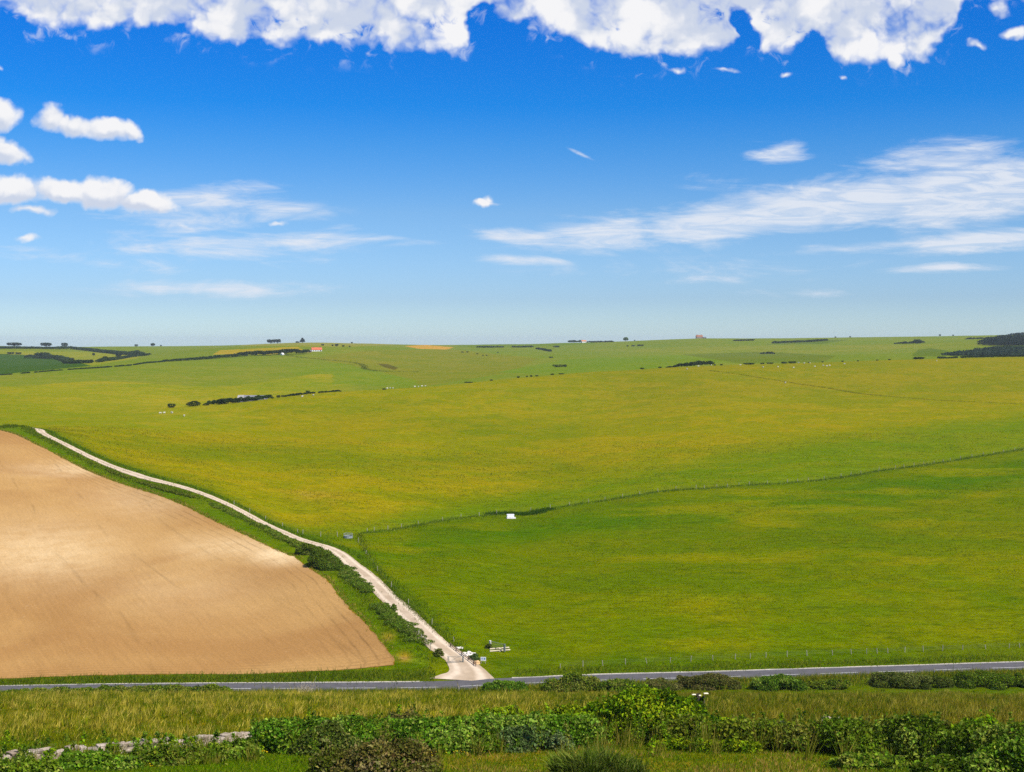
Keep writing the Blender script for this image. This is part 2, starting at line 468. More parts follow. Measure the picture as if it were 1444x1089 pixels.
    holes = blobs([(640, 26, 60, 22, -12, 1.), (490, 42, 70, 18, 8, 1.), (395, 36, 60, 16, 0, 1.), (1135, 58, 50, 24, 20, 1.), (1002, 20, 50, 20, -30, 1.), 
                   (1090, 34, 34, 22, 30, 1.), (860, 40, 40, 20, 40, .6)], PW)
    torn = t.m('MULTIPLY', t.ramp(holes, 0, .6), t.ramp(n3, .44, .74))
    bank0 = bank
    bank = t.m('SUBTRACT', bank, t.m('ADD', t.m('MULTIPLY', t.m('MAXIMUM', gap, 0), 1.5), t.m('MULTIPLY', torn, .38)))
    CUM = [(70, 168, 34, 27, 0, 1.1), (105, 176, 56, 23, 4, 1.1), (150, 178, 58, 21, 8, 1.05), (186, 184, 24, 17, 35, .95),
                 (2, 164, 38, 28, 0, 1.1), (-40, 168, 40, 24, 0, 1), (4, 214, 52, 25, 8, 1.1), (-40, 210, 40, 24, 0, 1.),
                 (20, 268, 70, 30, 0, 1.1), (90, 270, 80, 25, 3, 1.1), (140, 274, 68, 27, 4, 1.1), (205, 284, 54, 19, 5, 1.), (40, 297, 54, 11, 0, .7), (-60, 270, 60, 26, 0, 1),
                 (252, 320, 36, 9, 5, .6), (392, 314, 20, 7, 0, .55), (36, 338, 26, 7, -4, .55), (688, 287, 27, 7, 3, .62), (692, 284, 13, 8, 0, .6),
                 (1108, 104, 20, 6, -14, .55), (1186, 108, 12, 6, 0, .4), (1382, 66, 22, 9, 20, .6), (1430, 48, 30, 11, -12, .65),
                 (1405, 12, 30, 14, 0, .6), (1262, 86, 18, 16, -40, .8), (40, 100, 18, 5, 6, .35), (1, 96, 14, 7, 20, .45), (1020, 98, 30, 6, 10, .4), (955, 100, 22, 6, 0, .4)]
    cum = blobs(CUM, PW)
    cum_up = blobs(CUM, t.mapping(PW, loc=(.05, -.10, 0)))
    mask = t.m('MAXIMUM', bank, cum)
    n1 = t.noise(PW, 1.6, 7, .50, 0, '2D')
    n1b = t.noise(t.mapping(PW, loc=(.04, -.10, 0)), 1.5, 3, .5, 0, '2D')
    vo = t.new('ShaderNodeTexVoronoi', feature='SMOOTH_F1', voronoi_dimensions='2D'); t.put(vo.inputs['Vector'], PW)
    vo.inputs['Scale'].default_value = 3.6; vo.inputs['Smoothness'].default_value = .35
    if 'Detail' in vo.inputs: vo.inputs['Detail'].default_value = 2.0
    puff = t.m('SUBTRACT', .42, vo.outputs['Distance'])
    dens = t.m('ADD', mask, t.m('MULTIPLY_ADD', t.m('SUBTRACT', n1, .5), 1.05, t.m('MULTIPLY', puff, .30)))
    gate = t.m('MAXIMUM', t.ramp(bank, -.30, -.06), t.ramp(cum, -.06, .08))
    acum = t.m('MULTIPLY', t.ramp(dens, .0, .50), gate)
    # torn scraps hanging below the bank
    scrap = t.m('MULTIPLY', t.ramp(n3, .52, .76), t.m('MULTIPLY', t.ramp(t.m('SUBTRACT', vedge, sw.outputs[1]), -.34, -.02), t.ramp(n1, .42, .56)))
    acum = t.m('MAXIMUM', acum, t.m('MULTIPLY', scrap, .5))
    relief = t.m('SUBTRACT', n1, n1b)
    big = t.noise(t.mapping(PW, scale=(.8, 1.5, 1)), 1.05, 4, .5, 0, '2D')
    thick = t.ramp(dens, .2, 1.0, .32, -.12, False)
    # sunlit tops on the small clouds, greyer bellies; the bank overhead is seen from beneath, greyer inwards
    shade_c = t.m('MULTIPLY', t.m('SUBTRACT', cum, cum_up), 1.15)
    inward = t.m('SUBTRACT', vedge, sw.outputs[1])
    shade_b = t.m('ADD', t.ramp(inward, .10, .5, .24, -.10), t.m('MULTIPLY', t.m('SUBTRACT', big, .5), 1.9))
    isb = t.ramp(t.m('SUBTRACT', bank0, cum), -.1, .1)
    sel = t.new('ShaderNodeMix', data_type='FLOAT'); t.put(sel.inputs[0], isb); t.put(sel.inputs[2], shade_c); t.put(sel.inputs[3], shade_b)
    tone = t.m('ADD', sel.outputs[0], t.m('ADD', t.m('MULTIPLY', relief, 1.9), t.m('MULTIPLY', puff, .25)))
    tone = t.ramp(tone, -.36, .40)
    ccol = t.mix(tone, (.66, .73, .88, 1), (1.0, 1.0, 1.02, 1))
    # ---- thin high streaks
    PC = t.mapping(P, rot=(0, 0, math.radians(8)), scale=(.55, 2.6, 1))
    PC2 = t.mapping(P, rot=(0, 0, math.radians(-4)), scale=(.5, 2.4, 1))
    s1 = t.noise(PC, .75, 9, .62, .7, '2D')
    s2 = t.noise(PC2, 1.5, 9, .66, .5, '2D')
    ci = blobs([(760, 335, 150, 20, 3, .8), (860, 328, 150, 34, -2, 1.), (1010, 315, 190, 40, -7, 1.1), (1180, 285, 240, 50, -7, 1.2), (1380, 270, 240, 62, -6, 1.2), (1330, 225, 170, 34, -4, .75),
                (1102, 216, 56, 20, -6, .95), (1010, 258, 70, 15, 4, .45), (1070, 200, 70, 6, 2, .4), (1180, 352, 170, 12, -3, .55), (1380, 340, 150, 22, -5, .85), (1340, 378, 110, 11, -2, .75), (740, 367, 110, 8, 3, .45),
                (300, 278, 110, 24, -5, .55), (240, 312, 120, 22, 4, .55), (430, 340, 170, 22, -3, .72), (350, 356, 120, 20, 6, .4), (300, 408, 220, 18, 2, .6), (150, 372, 180, 20, 6, .5), (240, 345, 200, 34, -3, .36), (1000, 380, 260, 22, -2, .3), (40, 350, 90, 12, 0, .4),
                (560, 345, 90, 7, -2, .4), (400, 300, 90, 16, 0, .35), (822, 219, 22, 3, 25, .4), (1130, 414, 130, 8, 0, .3)], P)
    acir = t.ramp(t.m('ADD', t.m('MULTIPLY', ci, 1.15), t.m('MULTIPLY_ADD', t.m('SUBTRACT', s1, .5), 1.6, t.m('MULTIPLY', t.m('SUBTRACT', s2, .5), 1.2))), .04, .92, 0, .86)
    s3 = t.noise(t.mapping(P, rot=(0, 0, math.radians(10)), scale=(.4, 3.4, 1)), 2.4, 8, .68, .6, '2D')
    acir = t.m('MULTIPLY', acir, t.m('MULTIPLY', t.ramp(ci, -.15, .12), t.ramp(s3, .34, .62, .62, 1.08)))
    al = t.m('ADD', acum, t.m('MULTIPLY', acir, t.m('SUBTRACT', 1.0, acum)))
    al = t.m('MULTIPLY', al, t.ramp(y, .1, .25))
    colr = t.mix(acum, (.84, .89, .98, 1), ccol)
    bgc = t.new('ShaderNodeBackground'); t.put(bgc.inputs[0], colr); bgc.inputs[1].default_value = .92 / 2 ** EXPO
    mx = t.new('ShaderNodeMixShader'); t.put(mx.inputs[0], al)
    t.l.new(bg.outputs[0], mx.inputs[1]); t.l.new(bgc.outputs[0], mx.inputs[2])
    t.l.new(mx.outputs[0], out.inputs[0])


def build_light():
    s = Vector((math.sin(SUN_AZ) * math.cos(SUN_EL), -math.cos(SUN_AZ) * math.cos(SUN_EL), math.sin(SUN_EL)))
    L = bpy.data.lights.new('sun', 'SUN'); L.energy = 4.2; L.angle = math.radians(.53); L.color = (1.0, .95, .86)
    o = bpy.data.objects.new('sun', L); COL.objects.link(o)
    o.rotation_euler = (-s).to_track_quat('-Z', 'Y').to_euler(); o.location = (60, -60, 120)
    cam = bpy.data.cameras.new('camera'); co = bpy.data.objects.new('camera', cam); COL.objects.link(co)
    cam.sensor_fit = 'HORIZONTAL'; cam.sensor_width = 36.0; cam.lens = 36.0 * F / 1444
    cam.shift_y = -(544.5 - HY) / 1444
    co.location = (0, 0, H); co.rotation_euler = (math.pi / 2, 0, 0)
    cam.clip_start = .5; cam.clip_end = 40000
    SC.camera = co
    SC.render.engine = 'CYCLES'
    SC.view_settings.view_transform = 'Standard'; SC.view_settings.look = 'None'
    SC.view_settings.exposure = EXPO; SC.view_settings.gamma = 1
    c = SC.cycles
    c.max_bounces = 5; c.diffuse_bounces = 3; c.glossy_bounces = 2; c.transmission_bounces = 3; c.volume_bounces = 0; c.transparent_max_bounces = 4
    c.use_denoising = False
    try: c.denoiser = 'OPENIMAGEDENOISE'
    except Exception: pass
    c.denoising_prefilter = 'ACCURATE'
    c.caustics_reflective = c.caustics_refractive = False


def build_haze():
    zmin = float(ZZ.min()) - 1.5; zmax = max(float(ZZ.max()), H) + 9
    X, Y0, Y1 = 24000, -400, 11500
    V = np.array([(sx * X, yy, zz) for zz in (zmin, zmax) for yy in (Y0, Y1) for sx in (-1, 1)])
    Fc = np.array([(0, 2, 3, 1), (4, 5, 7, 6), (0, 1, 5, 4), (2, 6, 7, 3), (0, 4, 6, 2), (1, 3, 7, 5)])
    m, t, out = newmat('haze')
    p = t.new('ShaderNodeVolumePrincipled'); p.inputs['Color'].default_value = (.80, .90, 1.0, 1)
    p.inputs['Density'].default_value = .00005; p.inputs['Anisotropy'].default_value = .2
    t.l.new(p.outputs[0], out.inputs['Volume'])
    o = link('haze', npmesh('haze', V, Fc, m)); o['kind'] = 'stuff'
    o['label'] = 'thin blue haze over the distant hills'
    return o
# ------------------------------------------------------------------ lines surveyed on the land
SOIL_EDGE = [(0, 607), (21, 613), (46, 625), (69, 636), (104, 655), (125, 665), (166, 681), (198, 691), (229, 701), (262, 715), (300, 734), (350, 757), (400, 781),
             (414, 785), (426, 794), (440, 804), (462, 819), (477, 840), (495, 860), (514, 878), (530, 897), (545, 915), (555, 932)]
SOIL_FOOT = [(0, 957), (100, 954), (200, 951), (370, 950), (480, 945), (555, 938)]
TRACK = [(27, 600), (41.6, 603), (62, 612), (83, 622.6), (108, 635), (133, 647.6), (158, 658), (187, 668), (208, 674.6), (229, 680), (260, 688), (299, 702), (340, 721),
         (370, 737), (400, 751), (418, 759), (437, 765), (449.6, 768.5), (462, 772.5), (479, 781), (495.5, 795.5), (514, 810), (532, 827), (552, 847), (574.5, 867), (594.7, 887),
         (613, 905), (631, 919), (645, 929), (655, 940), (660, 950), (655, 960)]
TRACK_W = [3.0] * 12 + [3.1] * 8 + [3.4] * 6 + [3.7, 3.9, 4.0, 4.6, 6.2, 10.0]
FENCE = [(505, 752), (550, 747), (600, 738), (660, 729), (722, 724), (790, 715), (850, 706), (900, 698), (953, 691), (1000, 688.5), (1056, 684), (1110, 681), (1162, 676),
         (1239, 664), (1302, 656), (1371, 645), (1444, 633), (1500, 624)]
UPPER = [(380, 742), (450, 742), (520, 733), (560, 726), (700, 699), (860, 668), (1000, 643), (1150, 622), (1300, 600), (1444, 584), (1600, 568)]
CREST_K, HEDGE_K = 11 + 8, 11 + 10

def tonefield():
    PX = CX + F * XX / YY; PY = APP
    wob = 5 * fbm(XX, YY, 9, 2, 50)
    px, py = PX + wob, PY + wob * .35
    crestY = np.exp(KD[:, CREST_K])[:, None]
    C = np.zeros(XX.shape + (3,)); C[:] = lin(118, 128, 22)
    def put(mask, c, k=1.0):
        m = mask.astype(float)[..., None] * k if mask.dtype == bool else mask[..., None] * k
        C[:] = C * (1 - m) + np.array(c) * m
    lines = lambda L: np.interp(px, [p[0] for p in L], [p[1] for p in L])
    # pastures
    up = lin(140, 143, 18); nearg = lin(100, 123, 3)
    put(YY > 188, up)
    big = fbm(XX, YY, 75, 3, 77)
    put(smooth01(-.05, .55, big) * (YY > 188), lin(118, 133, 12), .85)
    # paler top of the big field
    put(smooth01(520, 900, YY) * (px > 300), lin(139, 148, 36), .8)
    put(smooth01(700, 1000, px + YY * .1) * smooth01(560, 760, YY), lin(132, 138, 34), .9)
    band = lines(UPPER)
    put(smooth01(-16, 18, py - band) * (YY < 700) * smooth01(360, 420, px), lin(108, 134, 16))
    fn = lines(FENCE)
    put(smooth01(-1.5, 1.5, py - fn) * (YY < 520) * (px > 430), nearg)
    put(smooth01(30, 0, np.abs(py - fn - 30)) * (px > 480) * (YY < 520), lin(74, 116, 2), .8)
    put(smooth01(.0, .6, fbm(XX, YY * 1.6, 34, 3, 91)) * (py > fn) * (YY < 520) * (YY > 190), lin(124, 136, 8), .8)
    # left of the pasture: lush strip beside the track
    tl = np.interp(px, [p[0] for p in TRACK[:26]], [p[1] for p in TRACK[:26]])
    put(smooth01(26, 2, np.abs(py - tl)) * (px < 600) * (YY > 190) * (YY < 520), lin(84, 116, 16), .85)
    put((py > tl) * (px < 602) * (YY > 190) * (YY < 470), lin(92, 122, 14))
    # far left: ripening field behind the bush line
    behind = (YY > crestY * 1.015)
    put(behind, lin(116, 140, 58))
    hy = np.exp(KD[:, HEDGE_K])[:, None]
    yel = behind * smooth01(520, 440, px) * (YY < hy)
    yf = smooth01(430, 620, YY) * smooth01(400, 250, px) * smooth01(618, 598, py) * (YY < hy)
    put(np.maximum(yel, yf), lin(147, 152, 48))
    put(np.maximum(yel, yf) * smooth01(-.1, .45, fbm(XX * .6, YY, 110, 3, 12)), lin(128, 146, 40), .9)
    put(np.maximum(yel, yf) * smooth01(-30, 30, py - (555 + .15 * px)) * smooth01(280, 160, px), lin(128, 143, 26), .85)
    # patchwork of the far downs
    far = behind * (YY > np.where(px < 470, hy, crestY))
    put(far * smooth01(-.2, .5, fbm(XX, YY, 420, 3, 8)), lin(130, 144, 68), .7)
    def patch(poly, c, k=1.0, dmin=0): put(far * poly_in(PX, PY, poly) * (YY > dmin), c, k)
    patch([(-200, 494), (30, 500), (62, 504), (95, 507), (128, 516), (0, 528), (-200, 540)], lin(62, 98, 46))  # field colour darkened for a cloud shadow lying here
    patch([(-200, 488), (0, 494), (60, 496), (200, 498), (195, 505), (130, 516), (95, 506), (60, 502), (0, 499)], lin(138, 150, 62))
    patch([(300, 500), (310, 494), (420, 489), (430, 496), (380, 500)], lin(168, 156, 62))
    patch([(570, 488), (600, 486.5), (640, 490), (630, 493), (590, 492)], lin(196, 160, 98), 1, 1500)
    patch([(340, 488), (345, 482), (470, 482), (560, 486.5), (500, 489), (440, 488.5)], lin(140, 148, 96))
    patch([(640, 487), (690, 482), (830, 481), (840, 485), (740, 490), (660, 490)], lin(104, 134, 54))
    patch([(440, 505), (520, 494), (640, 493), (760, 506), (720, 525), (600, 545), (540, 525)], lin(124, 136, 54))
    patch([(480, 512), (590, 537), (575, 546), (440, 540), (400, 520)], lin(116, 142, 46))
    patch([(700, 525), (800, 507), (960, 500), (1030, 510), (960, 518), (800, 530)], lin(112, 142, 48))
    patch([(960, 500), (1080, 496), (1180, 502), (1160, 511), (1040, 512)], lin(104, 126, 50))
    patch([(1080, 486), (1120, 480), (1200, 479), (1160, 485)], lin(98, 124, 62))
    patch([(1285, 502), (1295, 493), (1315, 491), (1345, 497), (1330, 503)], lin(96, 122, 46))
    patch([(1384, 487), (1390, 480), (1410, 475), (1600, 465), (1600, 492), (1415, 488)], lin(58, 70, 56))
    patch([(1328, 501), (1370, 497), (1400, 489), (1440, 487), (1600, 485), (1600, 506), (1400, 503)], lin(58, 82, 46))
    patch([(532, 513), (548, 514), (562, 519), (556, 522), (542, 518)], lin(84, 84, 50), .8)
    # the near slope
    fg = YY < 189
    put(fg, lin(128, 124, 40))
    put(fg * smooth01(0, .5, fbm(XX, YY, 12, 3, 61)), lin(104, 116, 22), .8)
    put(fg * (py < 992), lin(92, 108, 28))
    put(fg * (py > 1040), lin(104, 122, 20))
    put(fg * smooth01(1052, 1062, py) * smooth01(560, 640, px) * smooth01(1240, 1180, px) * smooth01(-.1, .4, fbm(XX, YY, 4, 3, 66)), lin(150, 132, 70), .6)
    put(fg * smooth01(1056, 1066, py) * smooth01(470, 440, px), lin(88, 128, 16))
    put((YY > 175) * (YY < 194.5) * (px < 600), lin(82, 108, 24))
    put(smooth01(206, 201.5, YY - ROADF(np.clip(XX, -240, 280).ravel()).reshape(XX.shape) + 195) * (YY > 175) * smooth01(672, 700, px) * (YY < 215), lin(84, 112, 20), .85)
    put((YY > 188) * np.exp(-((PX - 570) / 9) ** 2 - ((PY - 926) / 7) ** 2) + (YY > 188) * .6 * np.exp(-((PX - 548) / 10) ** 2 - ((PY - 898) / 7) ** 2), lin(176, 148, 92), .8)
    put((YY > 300) * .7 * np.exp(-((PX - 440) / 34) ** 2 - ((PY - 700) / 8) ** 2), lin(172, 150, 84), .8)
    # bare ground under the tilled field and track
    soil = poly_in(PX, PY, SOIL_EDGE + SOIL_FOOT[::-1] + [(-600, 960), (-600, 600)]) & (YY > 190) & (YY < 440)
    put(soil, lin(190, 146, 92) * .7)
    return C


def ribbon(name, C, W, mat, lift, across=9, crown=0.0, kind='structure', ragged=0.0):
    """a strip laid on the ground along the line C (N,2) of width W (N,)"""
    T = np.gradient(C, axis=0); T /= np.linalg.norm(T, axis=1)[:, None]
    Nn = np.stack([T[:, 1], -T[:, 0]], 1)
    s = np.linspace(-.5, .5, across)
    wl = np.ones_like(s)
    P = C[:, None, :] + Nn[:, None, :] * (s[None, :] * W[:, None])[..., None]
    if ragged:
        e = np.abs(s)[None, :] * 2
        j = ragged * fbm(P[..., 0], P[..., 1], 1.6, 3, 44) * (e > .95)
        P = P + Nn[:, None, :] * (np.sign(s)[None, :] * j)[..., None]
    z = zat(P[..., 0], P[..., 1]) + lift + crown * (1 - (2 * s[None, :]) ** 2)
    V = np.concatenate([P, z[..., None]], -1).reshape(-1, 3)
    n, k = C.shape[0], across
    i = np.arange((n - 1) * k).reshape(n - 1, k)[:, :-1].ravel()
    Fc = np.stack([i, i + 1, i + k + 1, i + k], 1)
    tone = np.zeros((n, k, 3)); tone[..., 0] = s + .5; tone[..., 1] = np.linspace(0, 1, n)[:, None]
    o = link(name, npmesh(name, V, Fc, mat, True, tone.reshape(-1, 3)))
    # make sure it faces the sky
    if o.data.polygons[0].normal.z < 0: o.data.flip_normals()
    if kind: o['kind'] = kind
    return o


def build_land():
    n, r = XX.shape
    V = np.stack([XX, YY, ZZ], -1).reshape(-1, 3)
    i = (np.arange(n - 1)[:, None] * r + np.arange(r - 1)[None, :]).ravel()
    Fc = np.stack([i, i + r, i + r + 1, i + 1], 1)
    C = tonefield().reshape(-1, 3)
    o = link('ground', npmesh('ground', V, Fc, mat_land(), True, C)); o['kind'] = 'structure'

    # tilled field: rows of equal distance, from far out of view on the left to its ragged right edge
    fp = ats(SOIL_FOOT, 185, 420); ep = ats(SOIL_EDGE, 188, 440)
    order = np.argsort(ep[:, 1]); ey, ex = ep[order, 1], ep[order, 0]
    ftx, fty = fp[:, 0], fp[:, 1]
    ys = np.concatenate([np.arange(192.0, 206, .35), np.arange(206, ey[-1] + 12, .8)])
    xe = np.interp(ys, ey, ex); xe[ys > ey[-1]] = ex[-1] - (ys[ys > ey[-1]] - ey[-1]) * 3.0
    k = 220
    s = np.linspace(0, 1, k) ** .6
    Xl = -260.0
    X = Xl + (xe[:, None] - Xl) * s[None, :]
    X = X + (s[None, :] > .999) * .5 * fbm(X, np.broadcast_to(ys[:, None], X.shape), 1.8, 3, 5)
    Y = np.broadcast_to(ys[:, None], X.shape).copy()
    foot = np.interp(X, ftx, fty, left=fty[0]) + .35 * fbm(X, Y * 0, 2.2, 3, 15)
    Y = np.maximum(Y, foot)
    Z = zat(X, Y) + .035 + .03 * fbm(X, Y, 2, 2, 71)
    V = np.stack([X, Y, Z], -1).reshape(-1, 3)
    qx, qy = CX + F * X / Y, HY + F * (H - Z) / Y
    qy = qy + 5 * fbm(X, Y, 14, 3, 90)
    pale_soil = np.zeros(X.shape)                      # soft paler patches in the soil colour
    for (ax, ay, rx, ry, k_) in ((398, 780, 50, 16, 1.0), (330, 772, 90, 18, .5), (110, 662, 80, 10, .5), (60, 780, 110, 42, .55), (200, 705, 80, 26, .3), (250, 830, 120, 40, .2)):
        pale_soil = np.maximum(pale_soil, k_ * np.exp(-((qx - ax) / rx) ** 2 - ((qy - ay) / ry) ** 2))
    ctone = np.stack([pale_soil, np.clip((xe[:, None] - X) * .86, 0, 60), np.clip(Y - np.interp(X, ftx, fty, left=fty[0]), 0, 60)], -1).reshape(-1, 3)
    m_ = len(ys)
    i = (np.arange(m_ - 1)[:, None] * k + np.arange(k - 1)[None, :]).ravel()
    Fc = np.stack([i, i + 1, i + k + 1, i + k], 1)
    a, b = at(300, 738, 190, 420), at(520, 885, 190, 420)
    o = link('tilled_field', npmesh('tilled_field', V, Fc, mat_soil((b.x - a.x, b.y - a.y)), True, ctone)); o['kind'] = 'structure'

    # chalk track
    tp = ats(TRACK, 186, 440)
    T3 = np.column_stack([tp[:, :2], TRACK_W])
    T3[-1, 1] = ROADF(T3[-1, 0]) - .12
    R = resample(T3, 1.0)
    ribbon('track', R[:, :2], R[:, 2], mat_track(), .05, 11, .04, ragged=.22)
    # road
    xs = np.arange(-260, 300, 3.0)
    C = np.stack([xs, ROADF(xs) - 2.8], 1)
    asphalt = mat_plain('asphalt', lin(104, 101, 103) * .62, .9, .12, .8, spec=.2)
    ribbon('road', C, np.full(len(xs), 5.6), asphalt, .07, 9, .06)
    paint = mat_plain('road_paint', (.55, .53, .50), .7, .12, 2.0)
    Vs, Fs = [], []
    def stripe(x0, x1, off, w, n=2):
        q = np.linspace(x0, x1, max(2, int((x1 - x0) / 3) + 1)); b0 = sum(len(v) for v in Vs)
        v = []
        for a in q:
            for e in (-w / 2, w / 2):
                yy = ROADF(a) - 2.8 + off + e
                v.append((a, yy, float(zat(a, yy)) + .085 + .06 * (1 - (2 * (off + e) / 5.6) ** 2)))
        Vs.append(np.array(v)); j = np.arange(len(q) - 1) * 2 + b0
        Fs.append(np.stack([j, j + 2, j + 3, j + 1], 1))
    xa, xb = -8.5, -1.5                                     # the mouth of the track
    for (p, q) in ((-250, xa - 4), (xb + 1.5, 290)): stripe(p, q, 2.55, .10)
    stripe(-250, 290, -2.55, .10)
    x = -248.0
    while x < 285: stripe(x, x + 5.6, 0, .13); x += 8.6
    o = link('road_markings', npmesh('road_markings', np.concatenate(Vs), np.concatenate(Fs), paint)); o['kind'] = 'structure'
    if o.data.polygons[0].normal.z < 0: o.data.flip_normals()
    # chalky kerb strip along the far edge
    chalk = mat_stone('chalk_edge', (.50, .42, .32), (.62, .55, .44), 1.5)
    for name, p, q in (('road_verge', -250, xa - 3.5), ('road_verge', xb + 1.5, 290)):
        xs = np.arange(p, q, 1.5); C = np.stack([xs, ROADF(xs) + .12], 1)
        ob = ribbon(name, C, np.full(len(xs), .38), chalk, .045, 3, 0, ragged=.14)
        ob.data.color_attributes['tone'].data.foreach_set('color', np.ones(len(ob.data.vertices) * 4, np.float32))


_rx = np.array([(p - CX) / F * PROF[p]['rf'][1] for p in COLS]); _ry = np.array([PROF[p]['rf'][1] for p in COLS], float)
def ROADF(x): return pchip(_rx, _ry, np.atleast_1d(np.asarray(x, float))) if np.ndim(x) else float(pchip(_rx, _ry, np.array([float(x)]))[0])
# ------------------------------------------------------------------ plants
LEAF = mat_leaf('leaf', .36)
BLADE = mat_leaf('blade', .3)
BARK = mat_plain('bark', (.09, .07, .05), .95, .3, 4, bump=.3)

def unit(v): return v / np.maximum(np.linalg.norm(v, axis=-1, keepdims=True), 1e-9)

def leaf_quads(P, D, size, tone, long=1.5, droop=.25, rand=.75):
    """one folded leaf per point: P (n,3) places, D (n,3) outward"""
    n = len(P)
    N = unit(D + rand * rng.normal(size=(n, 3)))
    A = unit(np.cross(N, rng.normal(size=(n, 3))))
    A[:, 2] -= droop; A = unit(A)
    S = unit(np.cross(N, A))
    s = np.asarray(size).reshape(-1, 1) * np.ones((n, 1))
    fold = N * s * .16
    V = np.stack([P - A * s * long * .5 - fold, P + S * s * .5 + fold, P + A * s * long * .5 - fold, P - S * s * .5 + fold], 1).reshape(-1, 3)
    return V, np.arange(n * 4).reshape(n, 4), np.repeat(tone, 4, 0)

def lobe_points(L, n, under=-.35, inner=.35):
    """points near the skin of a heap of ellipsoid lobes L (k,6): x y z rx ry rz"""
    L = np.asarray(L, float)
    w = (L[:, 3] * L[:, 5] + L[:, 4] * L[:, 5] + L[:, 3] * L[:, 4]); w = w / w.sum()
    P = np.zeros((0, 3)); D = np.zeros((0, 3)); K = np.zeros(0, int)
    for _ in range(6):
        m = int(n * 1.8) + 20
        k = rng.choice(len(L), m, p=w)
        d = unit(rng.normal(size=(m, 3)))
        ok = d[:, 2] > under; k, d = k[ok], d[ok]
        rad = 1 - inner * 1.25 * rng.random(len(k)) ** 1.6 + .13 * rng.normal(size=len(k)) * (rng.random(len(k)) < .35)
        p = L[k, :3] + d * L[k, 3:] * rad[:, None]
        q = np.ones(len(k)) * 9
        for j in range(len(L)):
            e = np.linalg.norm((p - L[j, :3]) / L[j, 3:], axis=1); e[k == j] = 9
            q = np.minimum(q, e)
        ok = (q > .74) & (p[:, 2] > .02)
        P = np.concatenate([P, p[ok]]); D = np.concatenate([D, unit(d[ok] / L[k[ok], 3:])]); K = np.concatenate([K, k[ok]])
        if len(P) >= n: break
    return P[:n], D[:n], K[:n]

KINDS = {   # leaf tones (linear), leaf size
    'ivy':     ([(.125, .215, .004), (.175, .270, .006), (.070, .135, .004), (.24, .31, .008), (.05, .10, .004)], .17),
    'lime':    ([(.19, .29, .006), (.25, .35, .010), (.10, .18, .005)], .16),
    'bramble': ([(.075, .135, .007), (.110, .175, .009), (.048, .090, .005), (.18, .23, .03)], .155),
    'thorn':   ([(.060, .078, .010), (.085, .104, .012), (.040, .056, .008), (.13, .14, .03)], .13),
    'olive':   ([(.140, .130, .026), (.185, .160, .036), (.090, .092, .016), (.080, .105, .010), (.24, .20, .07)], .13),
    'elder':   ([(.080, .125, .030), (.115, .165, .046), (.056, .095, .020), (.16, .20, .07)], .13),
    'brown':   ([(.120, .118, .026), (.098, .108, .018), (.160, .145, .040), (.07, .085, .012)], .14),
    'verge':   ([(.100, .150, .008), (.140, .185, .012), (.066, .110, .007), (.19, .20, .03)], .16),
    'far':     ([(.034, .056, .014), (.046, .070, .017), (.026, .044, .012)], .5),
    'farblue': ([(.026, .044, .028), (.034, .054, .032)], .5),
    'hedge':   ([(.095, .145, .010), (.125, .18, .013), (.066, .108, .008), (.16, .19, .03)], .15),
}

NEARLIT = dict(ivy=1.15, lime=1.1, bramble=1.4, thorn=1.5, olive=1.15, elder=1.2, brown=1.3, far=1.25, farblue=1.3, verge=1.25, hedge=1.15)

def tones(kind, K, nl, spread=.28):
    T = np.array(KINDS[kind][0]) * NEARLIT.get(kind, 1.0)
    lobe = rng.integers(0, len(T), nl)
    pick = np.where(rng.random(len(K)) < .55, lobe[K], rng.integers(0, len(T), len(K)))
    c = T[pick] * (1 + spread * rng.normal(size=(len(K), 1)))
    c *= 1 + .08 * rng.normal(size=c.shape)
    return np.clip(c, .003, .9)

def heap(W, D, h, k=12, rmin=.22, rmax=.42, flat=1.0, skew=0.0):
    """lobes of a domed bush W wide, D deep, h high"""
    L = [(0, 0, h * .42, W * .33, D * .34, h * .42)]
    for i in range(k):
        a = rng.random() * 2 * math.pi; q = math.sqrt(rng.random()) * .82
        x, y = q * math.cos(a) * W / 2, q * math.sin(a) * D / 2
        top = h * (1 - min(.98, q * q)) ** (.5 / flat) * (1 + skew * x / W) * rng.uniform(.62, 1.06)
        r = min(W, 2 * h) * rng.uniform(rmin * .75, rmax) * .5
        rz = min(r * .9, max(.25 * h, top * .5))
        L.append((x, y, max(top - rz, rz * .55), r * 1.1, r, rz))
    for i in range(max(4, k // 2)):
        a = rng.random() * 2 * math.pi; q = rng.uniform(.55, .95)
        r = min(W, 2 * h) * rng.uniform(.12, .24)
        L.append((q * math.cos(a) * W / 2, q * math.sin(a) * D / 2, r * .35, r * 1.2, r, r * rng.uniform(.7, 1.2)))
    return np.array(L)

